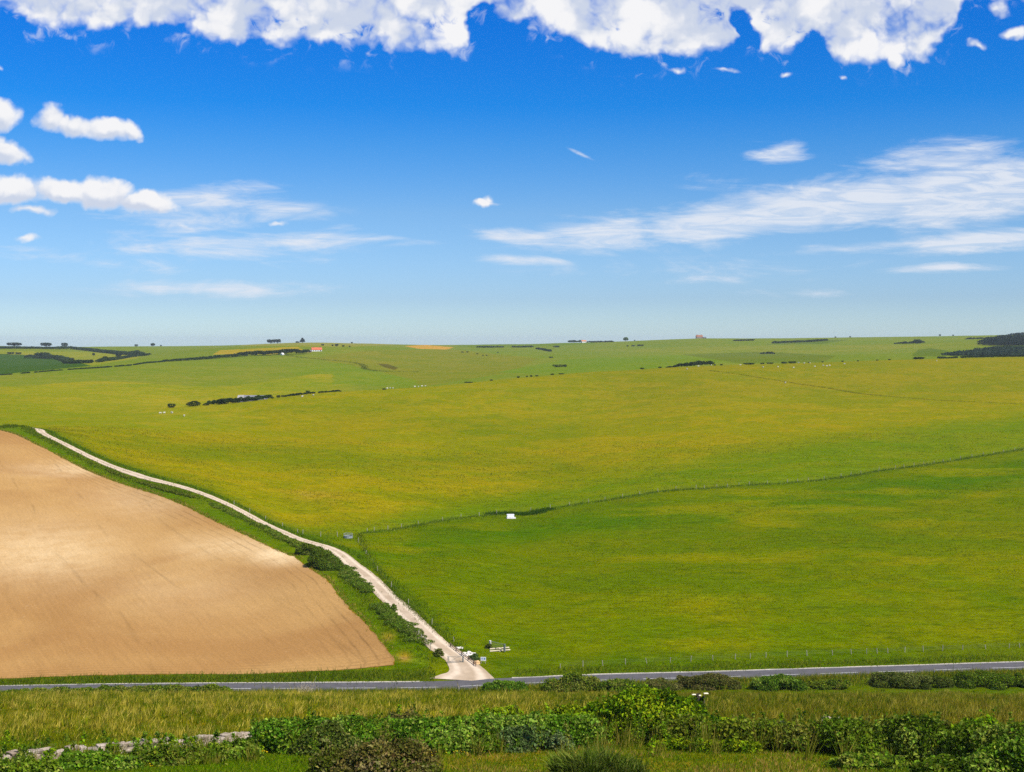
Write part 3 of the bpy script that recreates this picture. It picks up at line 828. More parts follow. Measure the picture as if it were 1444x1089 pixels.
def bush_mesh(name, W, D, h, kind, k=16, dens=1.0, leaf=None, sprouts=0, flat=1.0, skew=0.0, maxn=22000):
    L = heap(W, D, h, k, flat=flat, skew=skew)
    s = leaf or KINDS[kind][1]
    area = 2.2 * (W * h + D * h * .6 + W * D * .6)
    n = int(min(maxn, dens * 1.75 * area / (s * s * .75)))
    P, Dr, K = lobe_points(L, n)
    sz = s * rng.uniform(.6, 1.3, len(P))
    V, Fc, T = leaf_quads(P, Dr, sz, tones(kind, K, len(L)))
    Vs, Fs, Ts = [V], [Fc], [T]
    if sprouts:                                       # shoots that break the outline
        for _ in range(sprouts):
            b = P[rng.integers(len(P))]
            if b[2] < h * .45: continue
            ln = h * rng.uniform(.12, .34); m = int(10 + ln * 14)
            q = rng.random(m)[:, None]
            lean = np.array([rng.normal() * .35, rng.normal() * .35, 1.0])
            p = b + q * ln * lean + rng.normal(size=(m, 3)) * .05
            v, f, t = leaf_quads(p, rng.normal(size=(m, 3)), s * rng.uniform(.4, .8, m), tones(kind, np.zeros(m, int), 1))
            f = f + sum(len(x) for x in Vs); Vs.append(v); Fs.append(f); Ts.append(t)
    return npmesh(name, np.concatenate(Vs), np.concatenate(Fs), LEAF, False, np.concatenate(Ts))

def spot(px, depth):
    x = (px - CX) / F * depth
    return Vector((x, depth, float(zat(x, depth))))

def rise(p, py):
    """height over ground point p of the line of sight at row py"""
    return H - (py - HY) / F * p.y - p.z

def bush(px, base, w, top, kind, label, name='bush', cat='bush', depth=None, group=None, deep=.6, **kw):
    p = spot(px, depth) if depth else at(px, base)
    W = w * p.y / F; h = max(.5, rise(p, top)) * .97
    me = bush_mesh(name, W, W * deep if W > 2 else W * .9, h, kind, **kw)
    o = link(name, me, None, (p.x, p.y + W * deep * .3, float(zat(p.x, p.y + W * deep * .3)) - .1))
    o['skip'] = 0
    del o['skip']
    tag(o, label, cat, group)
    return o

def blades(P, hgt, wid, tone, lean=.35, wind=(.25, .1)):
    n = len(P)
    a = rng.random(n) * 2 * math.pi
    side = np.stack([np.cos(a), np.sin(a) * .5, 0 * a], 1) * wid[:, None] * .5
    tip = np.stack([rng.normal(size=n) * lean + wind[0], rng.normal(size=n) * lean + wind[1], np.ones(n)], 1)
    tip = unit(tip) * hgt[:, None]
    V = np.stack([P - side, P + side, P + tip], 1).reshape(-1, 3)
    return V, np.arange(n * 3).reshape(n, 3), np.repeat(tone, 3, 0)

def stuff(name, V, Fc, T, label, mat=None):
    o = link(name, npmesh(name, V, Fc, mat or BLADE, False, T)); o['kind'] = 'stuff'; o['label'] = label
    return o

def pick_tone(cols, n, mixw=None):
    T = np.array([lin(*c) for c in cols]) * np.array([.76, .66, .35])
    k = rng.choice(len(T), n, p=mixw)
    return np.clip(T[k] * (1 + .2 * rng.normal(size=(n, 1))), .004, .8)

def in_frame_points(n, d0, d1, margin=60, py0=-1e9, py1=1e9, power=1.0):
    """random ground points within the view between two distances"""
    y = np.exp(rng.uniform(math.log(d0), math.log(d1), n)) if power == 1 else d0 + (d1 - d0) * rng.random(n)
    px = rng.uniform(-margin, 1444 + margin, n)
    return np.stack([(px - CX) / F * y, y], 1), px

def ground(XY): return np.column_stack([XY, zat(XY[:, 0], XY[:, 1])])


def build_grass():
    # --- rank grass on the near slope
    xy, px = in_frame_points(300000, 80, 178)
    P = ground(xy); py = HY + F * (H - P[:, 2]) / P[:, 1]
    low = np.interp(px, [-60, 0, 350, 450, 600, 760, 900, 1000, 1100, 1444, 1510], [1066, 1062, 1040, 1032, 1030, 1022, 1030, 1030, 1030, 1035, 1038])
    keep = py < low
    P, px, py = P[keep], px[keep], py[keep]
    n = len(P)
    f1 = fbm(P[:, 0], P[:, 1] * .6, 7, 3, 201); f2 = fbm(P[:, 0], P[:, 1], 2.0, 2, 205)
    f3 = fbm(P[:, 0] * .7, P[:, 1] * .45, 13, 2, 209)
    t = np.clip(.42 + 1.0 * f1 + .7 * f2, 0, 1)[:, None]
    g = pick_tone([(128, 142, 14), (146, 154, 26), (104, 128, 10), (88, 116, 10)], n)
    s = pick_tone([(196, 186, 92), (178, 172, 70), (214, 204, 124)], n)
    b = pick_tone([(156, 144, 62), (136, 132, 48), (172, 160, 88)], n)
    rightish = smooth01(620, 1000, px)[:, None]
    tone = np.where(rng.random((n, 1)) < .10 + .55 * t * (1 - .3 * rightish), s, g)
    tone = np.where(rng.random((n, 1)) < rightish * np.clip(.34 + .5 * f3, 0, .8)[:, None], b, tone)
    tone = tone * (1 - rightish * np.array([.30, .26, .35]))
    hg = rng.uniform(.22, .75, n) * (1 - .35 * smooth01(150, 178, P[:, 1])) * np.clip(.85 + .9 * f2 + .4 * f1, .3, 1.7)
    nc = n // 20                                          # part of it grows in tussocks
    own = rng.integers(0, nc, n); cl = rng.random(n) < .62
    src = rng.integers(0, n, nc)
    r_ = rng.normal(size=(n, 2)) * .17
    P[cl, :2] = (P[src][own] [:, :2] + r_)[cl]
    P[:, 2] = zat(P[:, 0], P[:, 1])
    tone[cl] = np.clip(tone[src][own] * (1 + .16 * rng.normal(size=(n, 1))), .004, .8)[cl]
    hg[cl] = (hg[src][own] * rng.uniform(.7, 1.35, n))[cl]
    V, Fc, T = blades(P, hg, rng.uniform(.035, .085, n), tone, .5, (.25, .0))
    stuff('long_grass', V, Fc, T, 'tall straw and olive coloured grass covering the slope between hedge and road')
    # --- short turf at the very front
    xy, px = in_frame_points(130000, 60, 92)
    P = ground(xy); py = HY + F * (H - P[:, 2]) / P[:, 1]
    keep = py > 1040; P, px, py = P[keep], px[keep], py[keep]; n = len(P)
    f1 = fbm(P[:, 0], P[:, 1], 3.5, 3, 301)
    brown = smooth01(600, 680, px) * smooth01(1260, 1150, px) * smooth01(-.25, .25, f1)
    tone = np.where(rng.random((n, 1)) < brown[:, None] * .4, pick_tone([(176, 152, 96), (148, 128, 78), (196, 176, 124)], n),
                    pick_tone([(96, 134, 16), (112, 144, 24), (136, 150, 40), (84, 118, 12)], n))
    V, Fc, T = blades(P, rng.uniform(.08, .26, n) * (1 + .5 * f1), rng.uniform(.03, .06, n), tone, .5, (.1, 0))
    stuff('short_grass', V, Fc, T, 'short green and dry brown turf along the bottom of the photo')
    # --- fine sward of the two pastures
    xy, px = in_frame_points(170000, 200, 520)
    P = ground(xy); py = HY + F * (H - P[:, 2]) / P[:, 1]
    tl = np.interp(px, [p[0] for p in TRACK], [p[1] for p in TRACK]); tl = np.where(px > 655, 935, tl); tl = np.where(px < 27, -1, tl)
    f1 = fbm(P[:, 0], P[:, 1] * 1.4, 16, 4, 401)
    soilm = poly_in(px, py, SOIL_EDGE + SOIL_FOOT[::-1] + [(-600, 960), (-600, 600)])
    keep = (py < tl - 10) & ~soilm & (rng.random(len(P)) < np.clip(.45 + 1.2 * f1, .06, 1))
    P, px, py, f1 = P[keep], px[keep], py[keep], f1[keep]; n = len(P)
    fn = np.interp(px, [p[0] for p in FENCE], [p[1] for p in FENCE]); upper = (py < fn)[:, None]
    far_ = smooth01(640, 600, py)[:, None]
    lush = pick_tone([(92, 124, 4), (112, 138, 8), (78, 110, 4), (138, 148, 18)], n)
    dryt = pick_tone([(150, 140, 28), (134, 134, 20), (168, 154, 48), (120, 128, 14)], n)
    tone = np.where(upper & (rng.random((n, 1)) < .3 + .6 * far_), dryt, lush)
    V, Fc, T = blades(P, rng.uniform(.10, .30, n) * (P[:, 1] / 300) ** .5, rng.uniform(.10, .26, n) * (P[:, 1] / 300), tone, .8, (.3, 0))
    stuff('pasture_grass', V, Fc, T, 'grazed tussocky grass across the green pastures')
    # --- rank verges: road, track, fence lines
    parts = []
    def band(path, n, w, h0, h1, cols, off=0.0, step=.5, gaps=0.0):
        R = resample(path, step); C = R[:, :2]
        Tn = np.gradient(C, axis=0); Tn = unit(Tn); Nn = np.stack([Tn[:, 1], -Tn[:, 0]], 1)
        k = rng.integers(0, len(C), n)
        xy = C[k] + Nn[k] * (off + w * rng.normal(size=(n, 1)) * .5) + Tn[k] * rng.uniform(-.5, .5, (n, 1)) * step
        g_ = fbm(xy[:, 0], xy[:, 1], 3.0, 2, 55)
        xy = xy[g_ > -1 + gaps]; g_ = g_[g_ > -1 + gaps]; m = len(xy)
        P = ground(xy)
        far = np.clip(P[:, 1] / 250, .8, 3)
        parts.append(blades(P, rng.uniform(h0, h1, m) * (1 + .5 * g_), rng.uniform(.07, .16, m) * far, pick_tone(cols, m), .5, (.15, 0)))
    G1 = [(92, 122, 16), (108, 136, 22), (78, 106, 14), (138, 148, 48)]
    G2 = [(96, 132, 14), (114, 146, 24), (84, 118, 12)]
    xs = np.arange(-95, 110, 2.0)
    far_edge = np.stack([xs, ROADF(xs)], 1)
    L_, R_ = far_edge[xs < -10], far_edge[xs > -.5]
    band(L_, 14000, 2.6, .25, .75, G1, -2.4)
    band(R_, 9000, 1.8, .2, .6, G1, -1.9)
    ne = np.stack([xs, ROADF(xs) - 7.4], 1); band(ne, 20000, 2.4, .3, .85, [(106, 128, 20), (126, 140, 32), (90, 114, 16), (166, 156, 72)], 0)
    band(np.stack([xs, ROADF(xs) - 11], 1), 30000, 6.5, .35, .95, [(96, 120, 14), (116, 132, 24), (82, 108, 12), (150, 142, 58)], 0, gaps=.1)
    tr = ats(TRACK[:-3], 188, 440)[:, :2]
    band(tr, 15000, 1.8, .15, .5, G2, -3.3)      # pasture side
    band(tr, 13000, 2.2, .2, .65, G1, 3.7)       # tilled side
    band(ats([(20, 601), (10, 603), (-40, 606)], 190, 440)[:, :2], 1500, 2, .4, 1.0, G1)
    fp = ats(FENCE, 230, 560)[:, :2]
    band(fp, 9000, 1.3, .15, .6, [(96, 128, 34), (112, 140, 50), (138, 156, 80), (84, 116, 26)], .6, gaps=.35)
    band(fp, 5000, 2.8, .1, .4, [(92, 130, 20), (108, 140, 32)], 1.0)
    band(ats([(690, 726), (705, 724), (740, 726), (775, 718)], 230, 560)[:, :2], 2200, 2.0, .4, .9, [(58, 92, 30), (74, 108, 40)])
    band(ats([(1000, 523), (1060, 531), (1150, 545), (1220, 556), (1300, 563), (1370, 567), (1444, 570), (1500, 572)], 400, 1100)[:, :2], 2600, 1.6, .15, .5, [(122, 126, 26), (134, 134, 36)], gaps=.45)
    band(ats([(395, 500), (440, 506), (500, 512), (545, 525), (590, 537)], 1250, 2500)[:, :2], 1500, 4, .6, 1.6, [(100, 116, 40), (112, 124, 50)], gaps=.2)
    band(ats([(506, 752), (515, 775), (530, 800), (545, 822)], 188, 440)[:, :2], 900, 1.2, .2, .5, [(86, 112, 20), (110, 120, 40)])
    band(ats([(545, 822), (600, 876), (640, 910), (655, 918)], 188, 440)[:, :2], 1800, 1.0, .2, .5, [(80, 108, 20), (96, 122, 26)])
    band(ats(SOIL_EDGE, 188, 440)[:, :2], 5000, .8, .15, .45, [(150, 136, 76), (110, 118, 40), (180, 160, 104)], -.5, gaps=.6)
    o = 0; Vs, Fs, Ts = [], [], []
    for v, f, t in parts:
        Vs.append(v); Fs.append(f + o); Ts.append(t); o += len(v)
    stuff('verge_grass', np.concatenate(Vs), np.concatenate(Fs), np.concatenate(Ts), 'rank dark green grass along the road, the track and the fence lines')
    # flowers
    q = []
    for (px, py, rx, ry, n) in ((368, 1063, 14, 4, 26), (590, 1071, 34, 7, 60), (640, 1064, 20, 4, 12), (205, 1082, 30, 4, 8), (560, 1049, 6, 3, 8)):
        for _ in range(n): q.append(at(px + rng.normal() * rx * .6, py + rng.normal() * ry * .6))
    P = np.array(q) + np.array([0, 0, .22]); n = len(P)
    V, Fc, T = leaf_quads(P, np.tile([0, -.3, 1.0], (n, 1)), rng.uniform(.06, .12, n), np.tile([.72, .52, .01], (n, 1)), 1.0, 0, .3)
    stuff('yellow_flowers', V, Fc, T, 'small yellow flowers dotted in the turf at the bottom', LEAF)


def hedge(path, h, w, kind, label, leaf=None, name='hedge', dmin=60, dmax=4500, gap=0.0, cat='hedge', world=None, dens=1.0):
    """a hedge along surveyed points; h and w in metres, single or (start, end)"""
    R = world if world is not None else ats(path, dmin, dmax)
    h0, h1 = (h, h) if np.isscalar(h) else h
    w0, w1 = (w, w) if np.isscalar(w) else w
    hm = max(h0, h1)
    C = resample(R[:, :2], max(.5, hm * .38))
    if len(C) < 2: return None
    org = np.array([C[:, 0].mean(), C[:, 1].mean(), 0.0]); org[2] = float(zat(org[0], org[1]))
    L = []
    for i, (x, y) in enumerate(C):
        t = i / max(1, len(C) - 1); hh = h0 + (h1 - h0) * t; ww = w0 + (w1 - w0) * t
        if gap and vnoise(np.array([x / 9.0]), np.array([y / 9.0]), 77)[0] < -1 + 2 * gap: continue
        hh *= rng.uniform(.6, 1.12) if hm < .9 or hm > 2.7 else rng.uniform(.45, 1.3)
        for _ in range(2):
            r = ww * rng.uniform(.32, .62)
            X, Y = x + rng.normal() * ww * .2, y + rng.normal() * ww * .2
            rz = hh * rng.uniform(.42, .55)
            L.append((X - org[0], Y - org[1], float(zat(X, Y)) - org[2] + hh - rz, max(r, hm * .25), max(r, hm * .25), rz))
    L = np.array(L)
    s = leaf or KINDS[kind][1]
    area = (2.0 * L[:, 3] * L[:, 5] * 2).sum()
    n = int(min(34000, dens * 1.7 * area / (s * s * .75)))
    # nearest-lobe culling only among neighbours: split into runs
    P, D, K = [], [], []
    run = 24
    for a in range(0, len(L), run):
        sub = L[a:a + run]
        low = sub.copy(); zoff = sub[:, 2].min() - sub[:, 5].max() - 5; low[:, 2] -= zoff
        m = max(12, int(n * len(sub) / len(L)))
        p, d, k = lobe_points(low, m); p[:, 2] += zoff
        P.append(p); D.append(d); K.append(k + a)
    P, D, K = np.concatenate(P), np.concatenate(D), np.concatenate(K)
    zg = zat(P[:, 0] + org[0], P[:, 1] + org[1]) - org[2]
    ok = P[:, 2] > zg - .1; P, D, K = P[ok], D[ok], K[ok]
    V, Fc, T = leaf_quads(P, D, s * rng.uniform(.6, 1.3, len(P)), tones(kind, K, len(L)))
    o = link(name, npmesh(name, V, Fc, LEAF, False, T), None, org)
    if cat == 'stuff': o['kind'] = 'stuff'; o['label'] = label
    else: tag(o, label, cat)
    return o


# distant trees and shrubs: a few of each habit, copied with their parts
def far_proto(habit, kind):
    if habit == 'round':
        L = [(0, 0, .54, .42, .42, .42)] + [(rng.uniform(-.29, .29), rng.uniform(-.29, .29), rng.uniform(.34, .78), .24, .24, .22) for _ in range(8)]
    elif habit == 'flat':
        L = [(x, rng.uniform(-.1, .1), rng.uniform(.5, .58), .17, .2, rng.uniform(.34, .42)) for x in np.linspace(-.36, .36, 7)]
    elif habit == 'cone':
        L = [(0, 0, .3, .42, .42, .24), (0, 0, .52, .30, .30, .24), (.02, 0, .74, .17, .17, .22)] + [(rng.uniform(-.25, .25), rng.uniform(-.2, .2), rng.uniform(.25, .55), .2, .2, .16) for _ in range(5)]
    else:   # shrub, to the ground
        L = [(0, 0, .42, .42, .42, .46)] + [(rng.uniform(-.32, .32), rng.uniform(-.3, .3), rng.uniform(.3, .66), .24, .24, .28) for _ in range(8)]
    L = np.array(L)
    P, D, K = lobe_points(L, 620, -.9, .3)
    V, Fc, T = leaf_quads(P, D, .085 * rng.uniform(.6, 1.4, len(P)), tones(kind, K, len(L)))
    crown = npmesh('crown', V, Fc, LEAF, False, T)
    a = np.linspace(0, 2 * math.pi, 7)[:-1]
    ring = lambda r, z: np.stack([r * np.cos(a), r * np.sin(a), np.full(6, z)], 1)
    V = np.concatenate([ring(.05, -.03), ring(.035, .3), ring(.02, .6)])
    Fq = np.array([(i + 6 * k, (i + 1) % 6 + 6 * k, (i + 1) % 6 + 6 * k + 6, i + 6 * k + 6) for k in range(2) for i in range(6)])
    return crown, npmesh('trunk', V, Fq, BARK, True)

FARP = {}
def far_plant(px, base, w, h, label, habit='round', kind='far', dmin=600, group=None, name=None, dmax=4500, depth=None, back=None):
    """w, h in survey pixels at the plant's own distance"""
    key = (habit, kind, int(rng.integers(0, 2)))
    if key not in FARP: FARP[key] = far_proto(habit, kind)
    crown, trunk = FARP[key]
    p = crest(px, back) if back is not None else spot(px, depth) if depth else at(px, base, dmin, dmax)
    sx, sz = w * p.y / F * 1.08, h * p.y / F * 1.05
    if habit == 'shrub':
        o = link(name or 'shrub', crown, None, (p.x, p.y, p.z - .05 * sz))
        tag(o, label, 'bush', group)
    else:
        o = empty(name or 'tree', (p.x, p.y, p.z))
        link('crown', crown, o); link('trunk', trunk, o)
        tag(o, label, 'tree', group)
    o.scale = (sx, sx, sz); o.rotation_euler = (0, 0, rng.uniform(-.5, .5) if habit == 'flat' else rng.uniform(0, 6.28))
    return o


def build_plants():
    # ---------------- the overgrown wall and hedge in front
    B = bush
    B(905, 1047, 196, 958, 'ivy', 'largest ivy covered mound, bright green, rising highest in the near hedge', sprouts=14, k=20, flat=1.2, maxn=30000)
    B(806, 1044, 96, 992, 'ivy', 'rounded leafy bush leaning on the left flank of the tall ivy mound', sprouts=8, k=18)
    B(1020, 1050, 140, 1005, 'ivy', 'low bright green ivy trailing off the right flank of the tall mound', sprouts=10, k=14, flat=1.8)
    B(700, 1040, 120, 990, 'lime', 'lime green bush behind the blue grey shrub in the near hedge', sprouts=8)
    B(746, 1060, 118, 1014, 'elder', 'blue grey feathery shrub left of the sedge clump', sprouts=14)
    B(640, 1062, 140, 1016, 'bramble', 'dark green bramble bush just right of the brownish olive shrub', sprouts=10, k=14)
    B(535, 1112, 176, 1034, 'olive', 'brownish olive thorn shrub cut by the bottom edge of the photo', sprouts=16, k=18)
    B(458, 1066, 90, 1014, 'thorn', 'dark thorn bush left of and behind the brownish olive shrub', sprouts=10)
    B(560, 1046, 110, 1002, 'brown', 'sparse brownish bush standing directly behind the olive shrub', sprouts=16)
    B(382, 1062, 110, 1024, 'bramble', 'leafy bush at the far end of the stone wall', sprouts=8)
    for i, (px, by, w, tp) in enumerate(((318, 1072, 120, 1044), (222, 1080, 130, 1052), (118, 1088, 140, 1058), (20, 1096, 130, 1064))):
        B(px, by, w, tp, ('bramble', 'verge', 'bramble', 'bramble')[i], ('bramble clump under the last whole stretch of the stone wall beside the leafy bush', 'lighter green nettle clump at the foot of the middle of the stone wall',
          'bramble clump at the foot of the stone wall below its widest pale stretch', 'bramble clump in the bottom corner where the stone wall leaves the photo')[i], name='bramble_clump', cat='brambles', sprouts=8, flat=1.8)
    B(1106, 1056, 104, 1014, 'elder', 'grey green stemmy weeds between trailing ivy and dark thorn bush', sprouts=22)
    B(1172, 1056, 96, 1014, 'thorn', 'dark thorn bush under the broken pale wall stones', sprouts=10)
    B(1244, 1064, 120, 1016, 'bramble', 'tangled bramble bush with pale stems right of the broken wall stones', sprouts=16, k=14)
    B(1318, 1068, 120, 1010, 'thorn', 'dark hollow bush left of the bright ivy bush near the photo edge', sprouts=12)
    B(1388, 1072, 140, 1004, 'ivy', 'bright green ivy bush topping the hedge near the photo edge', sprouts=14, k=16)
    B(1440, 1104, 150, 1030, 'bramble', 'dusty green bramble bush in the bottom corner below the bright ivy bush', sprouts=14, k=14)
    B(1236, 1088, 150, 1060, 'verge', 'low bright green weeds in front of the tangled bramble bush', sprouts=14, flat=1.8)
    B(1338, 1100, 120, 1060, 'bramble', 'low dark brambles below the dark hollow bush', sprouts=10)
    hedge([(400, 1060), (440, 1058), (500, 1056), (560, 1054), (620, 1056), (680, 1056), (760, 1054), (830, 1052)], 1.5, 2.2, 'bramble', 'tangled bramble hedge running between stone wall and tall ivy mound', name='bramble_hedge')
    hedge([(940, 1052), (1000, 1054), (1060, 1056), (1110, 1058), (1160, 1060), (1215, 1064)], 1.5, 2.2, 'verge', 'lush green hedge running from the tall ivy mound to the dark thorn bush', name='bramble_hedge')
    hedge([(1200, 1064), (1260, 1068), (1320, 1074), (1380, 1082), (1440, 1090), (1500, 1096)], 1.9, 2.6, 'bramble', 'deep tangled bramble hedge in the bottom right part of the photo', name='bramble_hedge')
    hedge([(930, 1058), (990, 1060), (1050, 1062)], .7, 1.4, 'ivy', 'strip of bright low ivy along the foot of the tall mound', name='ivy_strip', cat='ivy')
    # shoots, nettles and grass stems standing up out of the hedge
    Vs, Fs, Ts, o_ = [], [], [], 0
    for _ in range(520):
        px = rng.uniform(-30, 1474)
        py = np.interp(px, [0, 300, 400, 800, 1000, 1200, 1444], [1076, 1062, 1054, 1050, 1050, 1056, 1078]) + rng.normal() * 8
        b = at(px, py); dark = rng.random()
        top = rng.uniform(.8, 2.1) * (1 if px > 380 else .6)
        kind = ('bramble', 'verge', 'lime', 'verge', 'bramble')[int(rng.integers(0, 5))]
        if dark < .55:                                   # leafy shoot
            m = int(26 + 22 * top); q = np.sqrt(rng.random(m))[:, None]
            lean = np.array([rng.normal() * .3, rng.normal() * .3, 1.0])
            pts = np.array(b) + q * top * lean + rng.normal(size=(m, 3)) * np.array([.16, .16, .06]) * (1.25 - q)
            v, f, t = leaf_quads(pts, rng.normal(size=(m, 3)) + [0, 0, .6], rng.uniform(.07, .15, m), tones(kind, np.zeros(m, int), 1))
        else:                                            # tuft of tall grass
            m = 34
            pts = np.array(b) + np.column_stack([rng.normal(size=(m, 2)) * .16, np.zeros(m)])
            v, f, t = blades(pts, rng.uniform(.5, 1.0, m) * top, rng.uniform(.03, .06, m), pick_tone([(120, 140, 40), (150, 156, 70), (98, 124, 30), (178, 172, 100)], m), .3, (.2, 0))
            f = np.column_stack([f, f[:, 2]])
            v = np.concatenate([v, v[2::3]]); t = np.concatenate([t, t[2::3]]); k3 = np.arange(m)
            f = np.column_stack([k3 * 3, k3 * 3 + 1, k3 * 3 + 2, m * 3 + k3]); v[m * 3:] += [-.012, 0, -.02]
        Vs.append(v); Fs.append(f + o_); Ts.append(t); o_ += len(v)
    stuff('undergrowth', np.concatenate(Vs), np.concatenate(Fs), np.concatenate(Ts), 'nettles, shoots and tall grass stems growing out of the near hedge', LEAF)
    # sedge clump: long arching blades
    p = at(842, 1096)
    n = 3000
    cr = np.array([(-1.3, .2, .75), (-.5, -.3, 1.0), (.35, .3, .9), (1.05, -.2, .7), (.2, -.7, .6), (-.9, -.8, .5), (1.6, .4, .45)])
    kk = rng.integers(0, len(cr), n)
    a = rng.random(n) * 6.28; q = np.sqrt(rng.random(n)) * .75
    P = np.stack([q * np.cos(a) , q * np.sin(a), 0 * q], 1)
    off = np.column_stack([cr[kk, :2], np.zeros(n)])
    lean = np.stack([P[:, 0] * .6, P[:, 1] * .6, np.ones(n)], 1) + rng.normal(size=(n, 3)) * .22
    hg = rng.uniform(.5, 1.8, n) * cr[kk, 2]
    side = np.stack([np.cos(a + 1.2), np.sin(a + 1.2), 0 * a], 1) * .035
    P = P + off
    mid = P + unit(lean) * hg[:, None] * .6; end = mid + unit(lean * np.array([2.4, 2.4, .7])) * hg[:, None] * .42
    V = np.stack([P - side, P + side, mid + side * .8, mid - side * .8, end], 1).reshape(-1, 3)
    i = np.arange(n) * 5
    T = np.repeat(pick_tone([(88, 116, 44), (108, 134, 66), (76, 104, 34), (134, 148, 84)], n), 5, 0)
    o = link('sedge_clump', npmesh('sedge_clump', V, [np.stack([i, i + 1, i + 2, i + 3], 1), np.stack([i + 3, i + 2, i + 4], 1)], BLADE, False, T), None, p)
    tag(o, 'tall dark grey green sedge clump in front of the ivy mound', 'sedge')
    # ---------------- bushes on the near verge of the road
    B(712, 0, 60, 956, 'bramble', 'dark bush beside the mouth of the track hiding the near road edge', depth=176, sprouts=6)
    B(815, 0, 86, 946, 'verge', 'taller bush with upright sprouts in front of the grey road', depth=174, sprouts=26, deep=.5)
    B(878, 0, 60, 954, 'verge', 'small yellowish bush just right of the sprouting bush by the road', depth=173, sprouts=4)
    B(930, 0, 60, 955, 'brown', 'dull brown green bush above the ivy mound at the road edge', depth=176)
    B(1000, 0, 116, 948, 'brown', 'broad dull brown green roadside bush in front of the long road', depth=177, k=16, flat=1.6, deep=.35)
    B(1096, 0, 92, 949, 'bramble', 'rounded dark green roadside bush between two gaps onto the road', depth=177, flat=1.4, deep=.4)
    B(1170, 0, 90, 958, 'verge', 'low grassy green bush where the near white road line shows', depth=178, flat=2, deep=.35)
    B(1278, 0, 132, 947, 'thorn', 'longest dark roadside bush hiding part of the centre line', depth=180, k=18, flat=1.8, deep=.3)
    B(1395, 0, 150, 948, 'bramble', 'roadside bush beside the road where it leaves the photo', depth=181, k=16, flat=1.8, deep=.3)
    hedge(None, (.8, 1.1), 1.8, 'verge', 'low green scrub bank on the near side of the road below the tilled field',
          world=np.array([list(spot(px, 175)) for px in np.linspace(-70, 320, 9)]))
    # ---------------- beside the track
    hedge([(150, 663), (200, 681), (240, 694), (290, 708)], .5, 1.0, 'verge', 'lowest gappy hedge beside the upper bend of the pale track', dmin=188, dmax=440, gap=.35)
    hedge([(290, 708), (330, 726), (370, 744), (400, 760), (428, 774), (444, 782)], (.4, .75), 1.6, 'verge', 'leafy hedge along the middle stretch of the pale track', dmin=188, dmax=440, gap=.25)
    hedge([(482, 800), (508, 826), (530, 850), (552, 870), (575, 888), (598, 906)], (.7, .5), 2.0, 'hedge', 'dark hedge along the steep lower stretch of the pale track', dmin=188, dmax=440, gap=.3)
    B(452, 800, 34, 769, 'hedge', 'dark bush jutting out against the pale track at its bend', sprouts=3)
    B(468, 803, 40, 782, 'hedge', 'rounded bush beside the track, just below the dark jutting bush', sprouts=3)
    B(430, 782, 26, 763, 'hedge', 'small bush beside the track, just above the dark jutting bush')
    B(619, 925, 13, 913, 'thorn', 'small dark bush at the hedge end just above the closed gate')
    B(689, 915, 10, 906, 'thorn', 'tiny dark bush behind the post of the leaning field gate')
    B(669, 931, 14, 921, 'elder', 'pale grey green bush between chalk rubble and blue and white board')
    B(555, 862, 10, 851, 'hedge', 'little bush overhanging the lower track halfway to the gate')
    # ---------------- the crest of the big field, left
    fp = far_plant
    fp(241.6, 577.4, 11, 6.5, 'domed bush standing apart at the lower end of the bush line', 'shrub', back=-6)
    fp(273, 573.2, 16, 8.5, 'biggest domed dark bush of the line below the grey barn', 'shrub', back=-6)
    fp(291, 571, 8, 4, 'small bush right of the biggest domed dark bush', 'shrub', back=-6)
    hedge(None, (2.4, 1.9), 2.6, 'far', 'ragged hedge in front of the long grey barn', leaf=.45, world=np.array([list(crest(q, -3)) for q in (294, 308, 322, 338, 352, 366, 380)]))
    fp(313, 568.5, 18, 9, 'tallest bush in the ragged hedge left of the grey barn', 'shrub', back=-6)
    fp(331, 567, 14, 7, 'bush in the ragged hedge touching the pale end of the barn', 'shrub', back=-6)
    fp(346, 565.5, 9, 7, 'bush covering the left half of the grey barn', 'shrub', back=-6)
    fp(359, 564, 11, 6, 'bush covering the middle of the grey barn', 'shrub', back=-6)
    fp(393, 560.2, 5.5, 4, 'small bush just past the right end of the barn', 'shrub', back=-6)
    fp(401, 561.5, 8, 3, 'flat bush second past the right end of the barn', 'shrub', back=-6)
    fp(384, 563.6, 4, 2, 'tiny bush below the right end of the barn', 'shrub', back=-6)
    fp(419.5, 559.2, 7, 4, 'dark bush on the crest between the barn and the strung out sheep', 'shrub', back=-6)
    fp(434, 553.5, 5.5, 3, 'lone bush out in the far yellow field above the crest', 'shrub', dmin=840, dmax=1700)
    hedge(None, 1.0, 1.4, 'far', 'thin broken hedge running right from the barn along the crest', leaf=.4, gap=.25, world=np.array([list(crest(q, -3)) for q in (404, 425, 450, 480)]))
    g = 'small dark shrubs dotted along the crest of the big field'
    for px, py, w, h in ((541.5, 546.6, 5, 2), (661, 535.8, 10, 1.8), (693, 532.6, 4, 1.8), (743, 527.8, 2.5, 2), (757, 527, 4, 1.8), (779, 525.6, 5, 2), (792, 524.8, 8, 1.6), (905.5, 517.8, 6, 2.2), (930.5, 516.4, 5, 2),
                         (1008, 514.6, 3, 2), (1017, 514.2, 4, 2), (1056, 512.8, 16, 2.4), (1075, 512.6, 6, 2), (1086, 512.6, 8, 2), (1106, 511.8, 8, 2.6), (1117, 511.6, 9, 3), (1141, 510.8, 3, 1.5), (1160, 510.4, 3, 1.5),
                         (1188, 509.8, 3, 1.8), (1210, 508.8, 2.5, 1.5), (1237, 508, 3, 1.5), (1254, 507.4, 4, 1.6)):
        fp(px, py, w, h * 1.15, 'small dark shrub dotted along the crest of the big field', 'shrub', back=rng.uniform(-14, 2), group=g)
